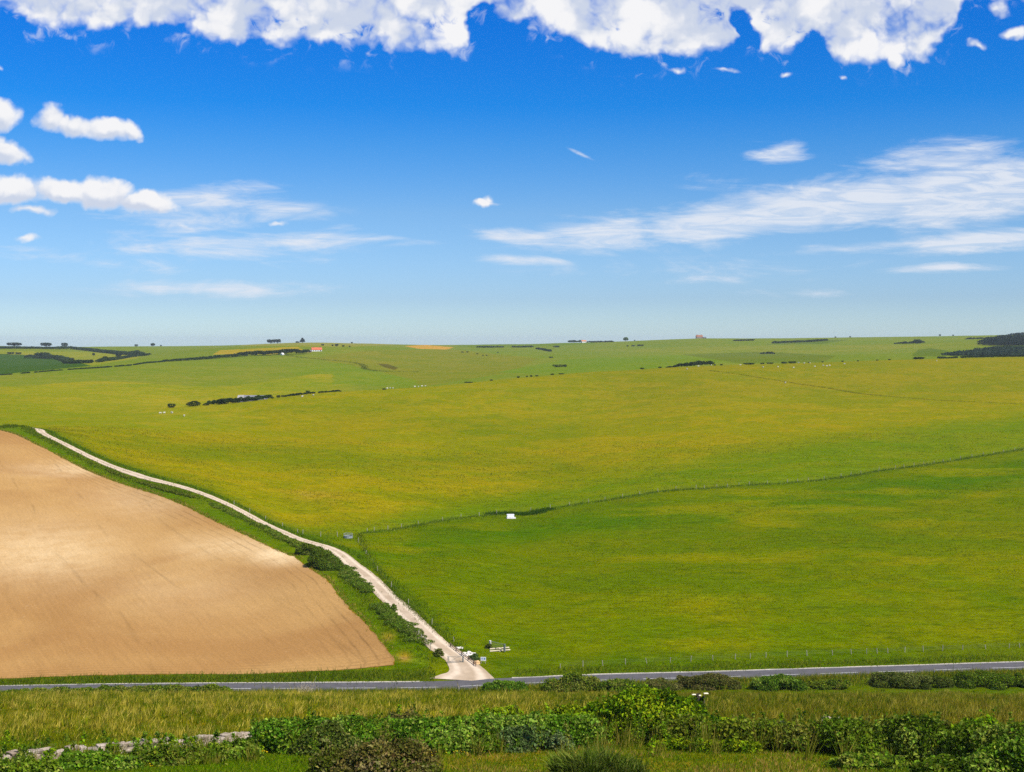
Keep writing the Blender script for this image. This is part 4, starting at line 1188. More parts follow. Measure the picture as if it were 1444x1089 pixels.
    fp(731, 526.4, 3.5, 2.8, 'darkest round shrub of those on the crest above the white box', 'shrub', back=-6)
    fp(749, 527.4, 3, 3, 'upright shrub on the crest just right of the darkest round one', 'shrub', back=-10)
    fp(1295, 504.4, 15, 4, 'long low bush on the crest below the dark wooded hill', 'shrub', back=-4)
    hedge(None, 1.3, 1.6, 'far', 'thin dark hedge along the crest under the wooded hill', leaf=.45, gap=.15, world=np.array([list(crest(q, -3)) for q in (1318, 1350, 1390, 1444, 1500)]))
    # copse behind the crest
    hedge([(944, 513), (958, 512), (972, 511.4), (986, 511), (1000, 511)], (1.8, 5.2), (3, 6), 'far', 'dark wedge shaped copse just behind the crest of the big field', leaf=.6, name='copse', cat='copse', world=np.array([list(spot(px, 960)) for px in (942, 958, 972, 986, 1002)]))
    # ---------------- far left hillside
    hedge([(232, 510.2), (262, 508.6), (300, 506), (340, 502.6)], (2, 4), (3, 5), 'far', 'thin lower part of the hedge along the top of the yellow field', leaf=.9, dmin=1200, dmax=2600)
    hedge([(340, 502.6), (372, 501.4), (400, 500), (427, 499.2)], (5, 6.5), (8, 12), 'far', 'thick belt of trees leading up to the red roofed farm', name='tree_belt', cat='tree belt', leaf=1.1, dmin=1200, dmax=2600)
    hedge([(0, 529.4), (60, 524.6), (130, 519.8), (190, 515), (232, 510.6)], (.8, 1.3), 1.6, 'far', 'thin dark hedge below the dark green field at the photo edge', leaf=.6, dmin=900, dmax=2200, gap=.3)
    hedge([(0, 492), (30, 492), (58, 492.4), (82, 492.8)], 4.0, 9, 'far', 'dark hedge along the skyline at the edge of the photo', leaf=1.3, dmin=1900)
    hedge([(84, 492.4), (100, 492.6), (115, 494), (141, 497), (158, 498.6), (183, 500.2), (198, 501)], 5.0, 9, 'far', 'dark wooded strip slanting down from the skyline', name='tree_belt', cat='tree belt', leaf=1.2, dmin=1700)
    hedge([(140, 511), (160, 508), (185, 504), (209, 501.4)], 3.2, 5, 'far', 'dark hedge under the three hillside trees', leaf=1.0, dmin=1400)
    hedge([(36, 505.6), (52, 505.4), (68, 506), (90, 509), (110, 512.4), (128, 515.4)], (6, 3), (9, 4), 'far', 'dark thicket along the top of the dark green field', name='thicket', cat='thicket', leaf=1.1, dmin=1400)
    fp(60, 505, 26, 8, 'tallest domed trees in the thicket above the dark green field', 'round', dmin=1400)
    fp(15, 499.6, 8, 3.5, 'left bush of the pair above the dark green field', 'shrub', dmin=1500)
    fp(26, 499.6, 8, 3, 'right bush of the pair above the dark green field', 'shrub', dmin=1500)
    fp(101, 508.2, 7, 4, 'single round bush over the sloping end of the thicket', 'shrub', dmin=1400)
    fp(132, 502, 4, 4, 'lone small tree alone on the pale green hillside', 'round', dmin=1400)
    fp(193, 500.6, 9, 6.5, 'round tree at the foot of the slanting wooded strip', 'round', dmin=1500)
    fp(167, 504, 9, 5.5, 'middle tree of three above the hillside hedge', 'round', dmin=1500)
    fp(148, 508.6, 7.5, 6, 'lowest of three trees above the hillside hedge', 'round', dmin=1400)
    fp(20, 0, 18, 5.5, 'broad domed tree on the skyline nearest the photo edge', 'flat', 'far')
    fp(65, 0, 14, 6, 'flat topped pair of trees on the skyline left of the gap', 'flat', 'far')
    fp(91, 0, 8, 6, 'square topped tree on the skyline right of the gap', 'flat', 'far')
    fp(192, 0, 5, 3.2, 'small flat bush on the bare skyline left of the round one', 'shrub', 'far')
    fp(215.5, 0, 7, 4.4, 'round tree alone on the bare skyline', 'round', 'far')
    fp(227, 0, 2.2, 2, 'tiny bush on the skyline right of the round tree', 'shrub', 'far')
    # around the farm and the blue hill
    fp(382, 0, 10, 6, 'left of two touching flat topped trees on the hazy skyline', 'flat', 'farblue')
    fp(391, 0, 9, 6, 'right of two touching flat topped trees on the hazy skyline', 'flat', 'farblue')
    fp(426.5, 0, 8, 7, 'pointed tree on the hazy skyline above the farm', 'cone', 'farblue')
    fp(419.5, 0, 5, 2.6, 'low bush at the left foot of the pointed skyline tree', 'shrub', 'farblue')
    fp(475, 486.8, 6, 2, 'small blue green bush on the hazy hill right of the farm', 'shrub', 'farblue', dmin=2400)
    fp(496, 0, 3, 2, 'tiny bush on the highest part of the hazy skyline', 'shrub', 'farblue')
    fp(405, 489.6, 9, 3, 'slanting bush on the hazy slope left of the farm roof', 'shrub', 'farblue', dmin=2400)
    fp(455, 491.6, 4, 2.6, 'bush behind the white gable of the farm', 'shrub', 'far', dmin=1900)
    for px, w, l in ((469, 2.5, 'first'), (474.5, 4, 'second'), (484, 3.2, 'third'), (493, 2, 'fourth')):
        fp(px, 492, w, 2.4, l + ' small bush in the row right of the farm', 'shrub', 'far', dmin=1900, dmax=2600)
    fp(433, 496.5, 5, 3.4, 'dark bush between tree belt and farm roof', 'shrub', 'far', dmin=1500)
    # middle skyline
    hedge([(673, 490.6), (690, 490.6), (709, 490.4)], 3.2, 4, 'far', 'left of two short dark hedges under the middle skyline', leaf=1.2, dmin=1700)
    hedge([(723, 490.4), (738, 490.2), (751, 490)], 3.2, 4, 'far', 'right of two short dark hedges under the middle skyline', leaf=1.2, dmin=1700)
    hedge([(757, 492.4), (767, 494), (777, 496)], 2.6, 3, 'far', 'short dark slanting hedge on the middle hillside', leaf=1.0, dmin=1500)
    fp(785, 489.8, 9, 2.4, 'low bush alone under the white house', 'shrub', 'far', dmin=1700)
    g = 'gorse bushes dotted on the middle hillside'
    for px, py, w in ((652, 497.4, 3.5), (659, 497.2, 3.5), (673, 499.8, 2.2), (681, 502, 2.2), (686, 501.8, 2.4), (702, 497.8, 2)):
        fp(px, py, w, 1.6, 'one of the dark gorse bushes dotted on the middle hillside', 'shrub', 'far', dmin=1200, group=g)
    fp(788, 517.5, 16, 4, 'faint low thicket in the hollow behind the crest', 'shrub', 'hedge', dmin=1000)
    fp(797, 517.5, 5, 4, 'round bush at the right end of the thicket in the hollow', 'shrub', 'far', dmin=1000)
    fp(777, 505, 5, 2.2, 'small bush above the thicket in the hollow', 'shrub', 'far', dmin=1000)
    hedge([(803, 483.6), (810, 483.4), (818, 483.2)], 5.5, 7, 'far', 'dark conifer screen left of the white house', leaf=1.3, dmin=2300)
    hedge([(827, 483.2), (845, 483), (864, 482.6)], 2.6, 4, 'far', 'low hedge trailing right from the white house', leaf=1.2, dmin=2300)
    fp(882.5, 0, 7.5, 5.8, 'big round tree alone on the skyline between the two houses', 'round', 'hedge')
    fp(895, 0, 2, 1.8, 'tiny bush on the skyline right of the big round tree', 'shrub', 'far')
    fp(885, 488.6, 2.4, 2, 'first dark bush on the slope under the big round tree', 'shrub', 'far', dmin=1800)
    fp(893, 488.4, 5, 2, 'second dark bush on the slope under the big round tree', 'shrub', 'far', dmin=1800)
    fp(903, 488, 9, 2.4, 'longest dark bush on the slope under the big round tree', 'shrub', 'far', dmin=1800)
    hedge([(1036, 481), (1048, 481), (1062, 480.8)], (2, 3), 4, 'far', 'short hedge right of the brown roofed house', leaf=1.2, dmin=2000)
    hedge([(1090, 484.4), (1112, 483.6), (1138, 482.6), (1166, 481)], 3.4, 5, 'far', 'long thin scrub strip on the right hand hills', name='scrub', cat='scrub', leaf=1.2, dmin=1900)
    hedge([(1073, 499.4), (1082, 499.2), (1092, 499.2)], 2.6, 3, 'far', 'short dark hedge low on the right hand hills', leaf=1.0, dmin=1300)
    hedge([(1263, 485.2), (1278, 485), (1302, 484.4)], (2.4, 4), 5, 'far', 'dark hedge of the hilltop clump left of the wooded hill', leaf=1.2, dmin=1800)
    fp(1294, 484.6, 13, 6, 'flat tree at the right end of the hilltop clump', 'flat', 'far', dmin=1800)
    fp(1276, 485, 6, 3.5, 'round tree in the middle of the hilltop clump', 'round', 'far', dmin=1800)
    fp(1325.5, 0, 3.2, 2.6, 'small square tree on the right hand skyline', 'round', 'far')
    fp(1344, 0, 2.2, 2, 'tiny bush on the skyline nearest the wooded hill', 'shrub', 'far')
    fp(1178, 0, 2.5, 1.8, 'left of two tiny bushes on the long right hand skyline', 'shrub', 'far')
    fp(1199, 0, 2.5, 1.8, 'right of two tiny bushes on the long right hand skyline', 'shrub', 'far')
    hedge([(1364, 478.6), (1378, 478.2), (1392, 478)], 2.4, 4, 'far', 'broken hedge just left of the wooded hilltop', leaf=1.2, dmin=2000, gap=.2)
    # the wooded hill at the right: one mass
    Vs, Fs, Ts, o_ = [], [], [], 0
    for poly, n, hh, tone_gain in (([(1384, 487), (1388, 481), (1410, 476), (1444, 471), (1560, 466), (1560, 486.5), (1420, 487.5)], 1000, 4.5, 1.0),
                        ([(1332, 501.4), (1370, 498), (1392, 494), (1402, 491), (1444, 491.5), (1560, 490), (1560, 503), (1400, 502)], 1000, 2.4, 1.7)):  # last value scales the leaf tones; the lower scrub is a lighter green
        a = np.array(poly); k = 0; C = []
        while len(C) < n and k < 20000:
            k += 1
            qx, qy = rng.uniform(a[:, 0].min(), a[:, 0].max()), rng.uniform(a[:, 1].min(), a[:, 1].max())
            if poly_in(np.array([qx]), np.array([qy]), poly)[0]:
                p = at(qx, qy, 1250)
                C.append((p.x + rng.normal() * 3, p.y + rng.normal() * 12))
        C = ground(np.array(C)); m = 22
        base = np.repeat(C, m, 0)
        D = unit(rng.normal(size=(len(base), 3)) * [1, 1, .8] + [0, 0, .5])
        P = base + D * np.array([5.0, 5.0, hh * .55]) + [0, 0, hh * .45]
        T = np.clip(tone_gain * np.array([(.022, .034, .020), (.028, .044, .020), (.018, .028, .018)])[rng.integers(0, 3, len(C))].repeat(m, 0) * (1 + .2 * rng.normal(size=(len(base), 1))), .004, 1)
        v, f, t = leaf_quads(P, D, rng.uniform(1.0, 2.2, len(P)), T)
        Vs.append(v); Fs.append(f + o_); Ts.append(t); o_ += len(v)
    stuff('woodland', np.concatenate(Vs), np.concatenate(Fs), np.concatenate(Ts), 'dark woodland and scrub covering the hill at the right of the skyline', LEAF)
    # far left hollow: cloud shadow is in the ground colour, nothing built
    # dead twiggy shrub by the near verge
    p = spot(432, 171); segs = []
    for _ in range(46):
        b = Vector((rng.normal() * .5, rng.normal() * .3, .05)); d = Vector((rng.normal() * .6, rng.normal() * .5, 1.0)).normalized()
        ln = rng.uniform(.6, 1.5); segs.append((b, b + d * ln, .022))
        for _ in range(3):
            s = b + d * ln * rng.uniform(.4, .9); segs.append((s, s + Vector((rng.normal(), rng.normal(), .7)).normalized() * rng.uniform(.25, .6), .012))
    segs.append((Vector((.5, 0, .1)), Vector((1.25, .1, 2.3)), .035))
    o = link('dead_shrub', sticks('dead_shrub', segs, mat_plain('dead_wood', (.36, .30, .20), .95, .3, 5)), None, p)
    tag(o, 'dead straw coloured twiggy shrub with one long leaning stick beside the road', 'dead shrub')


def sticks(name, segs, mat, sides=4):
    Vs, Fs = [], []
    for k, (a, b, r) in enumerate(segs):
        d = (b - a).normalized(); u = d.orthogonal().normalized(); w = d.cross(u)
        for e, rr in ((a, r), (b, r * .6)):
            for i in range(sides):
                t = 2 * math.pi * i / sides
                Vs.append(e + u * math.cos(t) * rr + w * math.sin(t) * rr)
        o = k * sides * 2
        for i in range(sides): Fs.append((o + i, o + (i + 1) % sides, o + sides + (i + 1) % sides, o + sides + i))
    return npmesh(name, np.array([tuple(v) for v in Vs]), np.array(Fs), mat)
# ------------------------------------------------------------------ built things
WOOD = mat_plain('weathered_wood', (.36, .32, .25), .9, .25, 6, bump=.3)
PALEWOOD = mat_plain('pale_timber', (.62, .52, .36), .85, .2, 4, bump=.2)
STEEL = mat_plain('galvanised_steel', (.34, .36, .36), .55, .12, 5, metal=.3)
DARKSTEEL = mat_plain('dull_steel', (.16, .18, .17), .6, .15, 5, metal=.2)
RUST = mat_plain('brown_rail', (.16, .11, .08), .85, .25, 4)
WHITE = mat_plain('white_paint', (.80, .78, .76), .6, .06, 2)
WALLW = mat_plain('white_render', (.78, .76, .72), .85, .06, .6)
ROOFR = mat_plain('red_tile', (.52, .13, .055), .85, .18, .8)
ROOFB = mat_plain('brown_tile', (.27, .12, .065), .85, .2, .8)
ROOFO = mat_plain('orange_tile', (.48, .19, .08), .85, .15, .8)
SHEET = mat_plain('grey_sheet', (.17, .165, .18), .7, .14, .5)
GLASS = mat_plain('window_glass', (.03, .035, .045), .15, .05, 1, spec=.5)
CONC = mat_plain('pale_concrete', (.70, .64, .56), .9, .1, 2)
EARTH = mat_plain('orange_sand', (.52, .33, .16), .95, .2, 2, bump=.4)
WOOL = mat_plain('wool', (.56, .52, .44), .95, .1, 8)

def boxes(name, L, mat, bevel=0.0):
    """L: (centre, size, optional z rotation) boxes joined into one mesh"""
    bm = bmesh.new()
    for it in L:
        c, s = it[0], it[1]; rz = it[2] if len(it) > 2 else 0
        m = Matrix.Translation(c) @ Matrix.Rotation(rz, 4, 'Z') @ Matrix.Diagonal((s[0], s[1], s[2], 1))
        bmesh.ops.create_cube(bm, size=1, matrix=m)
    if bevel: bmesh.ops.bevel(bm, geom=list(bm.edges), offset=bevel, segments=1, affect='EDGES', profile=.5)
    me = bpy.data.meshes.new(name); bm.to_mesh(me); bm.free(); me.materials.append(mat)
    return me

def pyr(name, V, Fc, mat):
    bm = bmesh.new(); vs = [bm.verts.new(v) for v in V]
    for f in Fc: bm.faces.new([vs[i] for i in f])
    bmesh.ops.recalc_face_normals(bm, faces=bm.faces)
    me = bpy.data.meshes.new(name); bm.to_mesh(me); bm.free(); me.materials.append(mat)
    return me

def tube(name, segs, mat): return sticks(name, [(Vector(a), Vector(b), r) for a, b, r in segs], mat, 6)

POST = None
def post_mesh(h=1.25, w=.15):
    bm = bmesh.new()
    bmesh.ops.create_cone(bm, cap_ends=True, segments=7, radius1=w / 2, radius2=w / 2.3, depth=h, matrix=Matrix.Translation((0, 0, h / 2 - .12)))
    top = [v for v in bm.verts if v.co.z > h / 2]
    for v in top: v.co.z -= .03 * (v.co.x > 0)
    me = bpy.data.meshes.new('post'); bm.to_mesh(me); bm.free(); me.materials.append(WOOD)
    return me

def fence(pxs, line, label, h=1.25, w=.15, dmin=186, dmax=600, wires=3, depth=None, skip=()):
    me = post_mesh(h, w)
    P = [spot(px, depth) if depth else at(px, float(np.interp(px, [a for a, b in line], [b for a, b in line])), dmin, dmax) for px in pxs]
    root = empty('fence', P[len(P) // 2])
    root_inv = -Vector(root.location)
    for p in P:
        o = link('post', me, root, p + root_inv)
        o.rotation_euler = (rng.normal() * .06, rng.normal() * .07, rng.uniform(0, 6.28)); o.scale = (1, 1, rng.uniform(.78, 1.12))
    segs = []
    for k in range(wires):
        z = h * (.32 + .22 * k)
        for a, b in zip(P[:-1], P[1:]):
            segs.append((a + root_inv + Vector((0, 0, z)), b + root_inv + Vector((0, 0, z)), .006))
    link('wire', sticks('wire', segs, DARKSTEEL, 3), root)
    tag(root, label, 'fence')
    return root

def gate_mesh(Lg, h, mat, arch=True):
    s = [((0, 0, .12), (Lg, 0, .12), .03), ((0, 0, h), (Lg, 0, h), .035), ((0, 0, .1), (0, 0, h), .035), ((Lg, 0, .1), (Lg, 0, h), .035)]
    for k in (1, 2, 3): s.append(((0, 0, .12 + (h - .12) * k / 4), (Lg, 0, .12 + (h - .12) * k / 4), .018))
    if arch:
        pts = [(Lg * t, 0, .12 + (h - .14) * math.sin(t * math.pi / 2)) for t in np.linspace(.08, 1, 7)]
        s += [(a, b, .024) for a, b in zip(pts[:-1], pts[1:])]
    else: s.append(((0, 0, .12), (Lg, 0, h), .022))
    return tube('bars', s, mat)

def house(name, label, cat, p, rz, L, W, hw, hr, roofm, wallm=None, chimneys=1, windows=3, gable=True, loft=False):
    wallm = wallm or WALLW
    root = empty(name, p, rz); tag(root, label, cat)
    V = [(-L/2, -W/2, -1), (L/2, -W/2, -1), (L/2, W/2, -1), (-L/2, W/2, -1), (-L/2, -W/2, hw), (L/2, -W/2, hw), (L/2, W/2, hw), (-L/2, W/2, hw), (-L/2, 0, hw + hr), (L/2, 0, hw + hr)]
    link('wall', pyr('wall', V, [(0, 1, 5, 4), (2, 3, 7, 6), (1, 2, 6, 9, 5), (3, 0, 4, 8, 7), (0, 3, 2, 1)], wallm), root)
    e, t = .35, .18
    sl = hr / (W / 2)
    V = []
    for x in (-L/2 - e, L/2 + e):
        V += [(x, -W/2 - e, hw - e * sl + .03), (x, 0, hw + hr + .03), (x, W/2 + e, hw - e * sl + .03), (x, W/2 + e, hw - e * sl + t), (x, 0, hw + hr + t + .06), (x, -W/2 - e, hw - e * sl + t)]
    Fc = [(i, (i + 1) % 6, 6 + (i + 1) % 6, 6 + i) for i in range(6)] + [(0, 1, 4, 5), (1, 2, 3, 4), (6, 11, 10, 7), (7, 10, 9, 8)]
    roof = link('roof', pyr('roof', V, Fc, roofm), root)
    for k in range(chimneys):
        x = (-L * .36, L * .36)[k % 2]
        link('chimney', boxes('chimney', [((x, 0, hw + hr + .55), (.8, .7, 1.3)), ((x, 0, hw + hr + 1.26), (.95, .85, .14))], ROOFB), roof)
    for k in range(windows):
        x = -L/2 + L * (k + .75) / (windows + .5)
        f = link('window', boxes('window', [((x, -W/2 - .03, hw * .55), (1.15, .07, 1.25))], WHITE), root)
        link('pane', boxes('pane', [((x, -W/2 - .075, hw * .55), (.95, .03, 1.05))], GLASS), f)
    if windows: link('door', boxes('door', [((L/2 - L * .12, -W/2 - .05, 1.0), (.95, .08, 2.0))], RUST), root)
    return root

def build_things():
    # ---------------- fences
    line = FENCE
    xs = [517.7, 527.6, 547, 566, 590, 624, 650, 676, 700, 748, 776, 803, 830, 853, 878, 902, 928] 
    xs += [953, 981.6, 993, 1011, 1025.7, 1042, 1056.6, 1082, 1110.5, 1125, 1140, 1162, 1186, 1200, 1214, 1239, 1263, 1275, 1288.6, 1302.6, 1316.7, 1330, 1340, 1354, 1371, 1387, 1401, 1415.5, 1431, 1447, 1463, 1480]
    fence(xs, line, 'long post and wire fence dividing the two pastures, running up past the white box', dmin=230, dmax=560, w=.15, h=1.2)
    l2 = [(740, 946), (850, 938.5), (974, 933), (1100, 926.5), (1237, 921.5), (1329, 918), (1444, 913)]
    fence([790, 822, 850, 882, 912, 945, 974, 1005, 1036.5, 1058, 1080, 1110, 1138, 1174, 1200.6, 1222, 1237, 1252, 1276, 1302, 1329, 1357.6, 1390, 1423, 1438, 1462], l2,
          'post and wire fence between the near pasture and the road', h=.95, w=.11)
    fence([20, 62, 104, 150, 196, 240, 288, 336, 386, 449, 483, 513, 545, 578, 614, 647, 672], None, 'row of thin grey posts on the near verge of the road', h=1.05, w=.10, depth=179, wires=2)
    l4 = [(500, 758), (515, 780), (530, 803), (560, 838), (609, 881), (640, 905), (668, 917)]
    fence([505, 516, 532, 552, 576, 609, 640], l4, 'sparse old post fence along the pasture side of the lower track', h=1.1, w=.11, dmin=188, dmax=440)
    l5 = [(320, 708), (380, 736), (420, 752), (440, 757), (500, 757)]
    fence([330, 352, 374, 398, 420, 427, 452, 476], l5, 'short fence along the upper track ending at the curved metal feeder', h=1.15, w=.13, dmin=188, dmax=440)
    l6 = [(588, 896), (595, 903), (602, 911), (609, 920), (616, 925)]
    fence([590, 595, 601, 607, 614], l6, 'leaning pale posts in the hedge left of the closed gate', h=1.3, w=.10, dmin=188, dmax=300, wires=2)
    # ---------------- closed gate across the track
    a, b = at(633, 936, 186, 300), at(652, 935, 186, 300)
    Lg = (b - a).length; rz = math.atan2(b.y - a.y, b.x - a.x)
    g = empty('farm_gate', a, rz); tag(g, 'closed grey metal gate with curved brace across the mouth of the pale track', 'gate')
    link('bars', gate_mesh(Lg, 1.0, DARKSTEEL), g)
    for x in (-.12, Lg + .12):
        link('post', boxes('post', [((x, 0, .48), (.13, .13, 1.25))], WOOD if x < 0 else DARKSTEEL, .01), g)
    # low rail fence on the right of the track mouth
    P = [at(px, py, 186, 300) for px, py in ((635, 913), (643, 919), (651, 925), (660, 932), (668, 938), (671, 940.5))]
    r = empty('rail_fence', P[2]); tag(r, 'low dark rail fence slanting down past the chalk rubble to the road', 'fence'); q = -Vector(r.location)
    for p in P: link('post', boxes('post', [((p + q) + Vector((0, 0, .28)), (.12, .12, .85))], RUST), r)
    for z in (.3, .56): link('rail', sticks('rail', [(a_ + q + Vector((0, 0, z)), b_ + q + Vector((0, 0, z)), .055) for a_, b_ in zip(P[:-1], P[1:])], RUST), r)
    # ---------------- leaning field gate and timbers
    a, b = at(692, 913.5, 186, 300), at(710.5, 920.5, 186, 300)
    Lg = (b - a).length; rz = math.atan2(b.y - a.y, b.x - a.x)
    g = empty('field_gate', a, rz); tag(g, 'open grey field gate between a pale and a dark post beside two timbers', 'gate')
    link('bars', gate_mesh(Lg, .95, STEEL, False), g)
    link('post', boxes('post', [((-.12, 0, .45), (.26, .26, 1.2))], CONC, .02), g)
    link('post', boxes('post', [((Lg + .12, 0, .42), (.24, .24, 1.15))], DARKSTEEL, .02), g)
    for (x0, x1, y0, y1, l) in ((690.5, 718, 916.3, 915.2, 'upper of two pale timber beams lying by the open field gate'), (690.5, 719.5, 919.4, 918.2, 'lower of two pale timber beams lying by the open field gate')):
        a, b = at(x0, y0, 186, 300), at(x1, y1, 186, 300); d = b - a
        o = link('timber_beam', boxes('timber_beam', [((d.length / 2, 0, .1), (d.length, .17, .17)), ((d.length * .5, .02, .02), (.3, .5, .1))], PALEWOOD, .02), None, a)
        o.rotation_euler = (0, 0, math.atan2(d.y, d.x)); tag(o, l, 'beam')
    # ---------------- board, sand, rubble
    p = at(681.5, 936, 186, 300)
    s = empty('notice_board', p, math.radians(-6)); tag(s, 'small blue and white notice board on legs beside the track mouth', 'sign')
    brd = link('board', boxes('board', [((0, 0, .68), (.78, .04, .56))], WHITE, .01), s)
    link('printed_panel', boxes('printed_panel', [((-.16, -.024, .80), (.30, .006, .14)), ((.20, -.024, .72), (.22, .006, .30)), ((-.14, -.024, .55), (.34, .006, .08))], mat_plain('blue_print', (.10, .24, .46), .6, .2, 9)), brd)
    for x in (-.3, .3): link('leg', boxes('leg', [((x, .05, .36), (.07, .06, .92))], WOOD), s)
    def mound(name, px, py, r, h, mat, label, cat, n=None):
        p = at(px, py, 186, 300)
        if n is None:
            bm = bmesh.new(); bmesh.ops.create_icosphere(bm, subdivisions=4, radius=1)
            for v in bm.verts:
                f = 1 + .28 * vnoise(np.array([v.co.x * 2.3 + 5]), np.array([v.co.y * 2.3 + v.co.z * 2]), 3)[0]
                v.co = Vector((v.co.x * r * f, v.co.y * r * f, v.co.z * h * f))
            for f in bm.faces: f.smooth = True
            me = bpy.data.meshes.new(name); bm.to_mesh(me); bm.free(); me.materials.append(mat)
        else:
            L = []
            for _ in range(n):
                a = rng.random() * 6.28; q = math.sqrt(rng.random()) * r
                sz = rng.uniform(.12, .42)
                L.append((Vector((q * math.cos(a) * 1.1, q * math.sin(a), max(.04, h * (1 - q / r) * rng.random()))), (sz, sz * rng.uniform(.6, 1), sz * rng.uniform(.4, .8)), rng.random() * 3))
            me = boxes(name, L, mat, .03)
        o = link(name, me, None, p); tag(o, label, cat); return o
    mound('sand_heap', 672.5, 936, .55, .45, EARTH, 'small orange sand heap left of the blue and white board', 'sand heap')
    mound('rubble_heap', 660, 923, 1.15, .5, CONC, 'heap of white chalk rubble beside the closed gate', 'rubble', 70)
    mound('rubble_heap', 648, 914.5, .5, .25, CONC, 'few pale stones up the track above the chalk rubble heap', 'rubble', 18)
    # ---------------- white trough in the pasture
    p = at(720.5, 731, 230, 560)
    t = empty('water_trough', p, math.radians(3)); tag(t, 'white box shaped water trough on a pale slab in the pasture', 'trough')
    link('tank', boxes('tank', [((-.1, .2, .45), (1.75, .9, .9)), ((-.1, .2, .93), (1.86, 1.0, .08))], WHITE, .03), t)
    link('slab', boxes('slab', [((.05, 0, .08), (2.25, 2.2, .2))], CONC, .03), t)
    link('drinking_bowl', boxes('drinking_bowl', [((.1, -.6, .26), (1.9, .5, .22)), ((.1, -.86, .36), (1.9, .06, .12))], WHITE, .02), t)
    # ---------------- curved feeder
    p = at(491, 759, 188, 440)
    f = empty('ring_feeder', p); tag(f, 'small grey curved metal feeder standing where pasture fence meets track', 'feeder')
    R = .95
    def ring(z, r=.035): return [((R * math.cos(a), R * math.sin(a), z), (R * math.cos(b), R * math.sin(b), z), r) for a, b in zip(np.linspace(0, 6.283, 19)[:-1], np.linspace(0, 6.283, 19)[1:])]
    link('hoop', tube('hoop', ring(1.0) + ring(.55) + ring(.08), STEEL), f)
    link('upright', tube('upright', [((R * math.cos(a), R * math.sin(a), .05), (R * math.cos(a), R * math.sin(a), 1.0), .028) for a in np.linspace(0, 6.283, 15)[:-1]], STEEL), f)
    n = 24; a_ = np.linspace(0, 2 * math.pi, n + 1)[:-1]
    V = np.concatenate([np.stack([(R - .02) * np.cos(a_), (R - .02) * np.sin(a_), np.full(n, z)], 1) for z in (.08, .5)])
    link('skirt', npmesh('skirt', V, np.array([(i, (i + 1) % n, n + (i + 1) % n, n + i) for i in range(n)]), STEEL), f)
    # ---------------- dry stone wall
    st = mat_stone('pale_stone', (.22, .17, .13), (.46, .38, .31))
    top = [(-70, 1067), (0, 1060), (60, 1055), (120, 1050), (200, 1044), (260, 1039), (300, 1036), (350, 1031.5)]
    G = []
    for px, py in top:
        d = .62
        Y = None
        for y in np.arange(66, 120, .25):           # where a wall 0.62 m high shows its top on that line
            x = (px - CX) / F * y
            if HY + F * (H - float(zat(x, y)) - d) / y <= py: Y = y; break
        G.append((x, Y))
    C = resample(np.array(G), .1); dl = np.concatenate([[0], np.cumsum(np.linalg.norm(np.diff(C, axis=0), axis=1))])
    mid = C[len(C) // 2]; org = Vector((mid[0], mid[1], float(zat(mid[0], mid[1]))))
    bm = bmesh.new(); lay = bm.verts.layers.float_color.new('tone')
    for row in range(4):
        s = rng.uniform(0, .3); z0 = row * .155 - .06
        while s < dl[-1]:
            ln = rng.uniform(.22, .6) if row < 3 else rng.uniform(.3, .75)
            x, y = np.interp(s + ln / 2, dl, C[:, 0]), np.interp(s + ln / 2, dl, C[:, 1])
            x2, y2 = np.interp(s + ln / 2 + .3, dl, C[:, 0]), np.interp(s + ln / 2 + .3, dl, C[:, 1])
            th = math.atan2(y2 - y, x2 - x)
            ruin = vnoise(np.array([s / 2.3]), np.array([.5]), 8)[0]
            if row == 3 and (ruin > .35 or rng.random() < .15) or row == 2 and ruin > .6: s += ln; continue
            hgt = .15 if row < 3 else rng.uniform(.12, .2)
            m = Matrix.Translation((x - org.x, y - org.y, float(zat(x, y)) - org.z + z0 + hgt / 2)) @ Matrix.Rotation(th + rng.normal() * .06, 4, 'Z') @ Matrix.Rotation(rng.normal() * .05, 4, 'Y') @ Matrix.Diagonal((ln * .97, rng.uniform(.5, .62) - row * .012, hgt, 1))
            vs = bmesh.ops.create_cube(bm, size=1, matrix=m)['verts']
            k = rng.uniform(.72, 1.15); tn = (k * rng.uniform(.97, 1.06), k, k * rng.uniform(.92, 1.02), 1)
            for v in vs: v.co += Vector(rng.normal(size=3) * .018); v[lay] = tn
            s += ln
    bmesh.ops.bevel(bm, geom=list(bm.edges), offset=.018, segments=1, affect='EDGES')
    me = bpy.data.meshes.new('stone_wall'); bm.to_mesh(me); bm.free(); me.materials.append(st)
    o = link('stone_wall', me, None, org); tag(o, 'pale dry stone wall half hidden by brambles at the near edge of the long grass', 'wall')
    def stones(px, py, L, label, name, parent=None):
        p = at(px, py)
        bm = bmesh.new(); lay = bm.verts.layers.float_color.new('tone')
        for (dx, dz, sx, sz) in L:
            m = Matrix.Translation((dx, 0, dz)) @ Matrix.Rotation(rng.normal() * .1, 4, 'Y') @ Matrix.Diagonal((sx, .42, sz, 1))
            vs = bmesh.ops.create_cube(bm, size=1, matrix=m)['verts']; k = rng.uniform(.95, 1.2)
            for v in vs: v.co += Vector(rng.normal(size=3) * .02); v[lay] = (k, k * .98, k * .94, 1)
        bmesh.ops.bevel(bm, geom=list(bm.edges), offset=.02, segments=1, affect='EDGES')
        me = bpy.data.meshes.new(name); bm.to_mesh(me); bm.free(); me.materials.append(st)
        return me, p
    me, p = stones(1174, 1030, [(-.5, .2, .8, .5), (.3, .2, .7, .5), (-.4, .6, .7, .3), (.25, .58, .5, .26), (-.35, .82, .45, .17), (.4, .76, .3, .14)], '', 'wall_fragment')
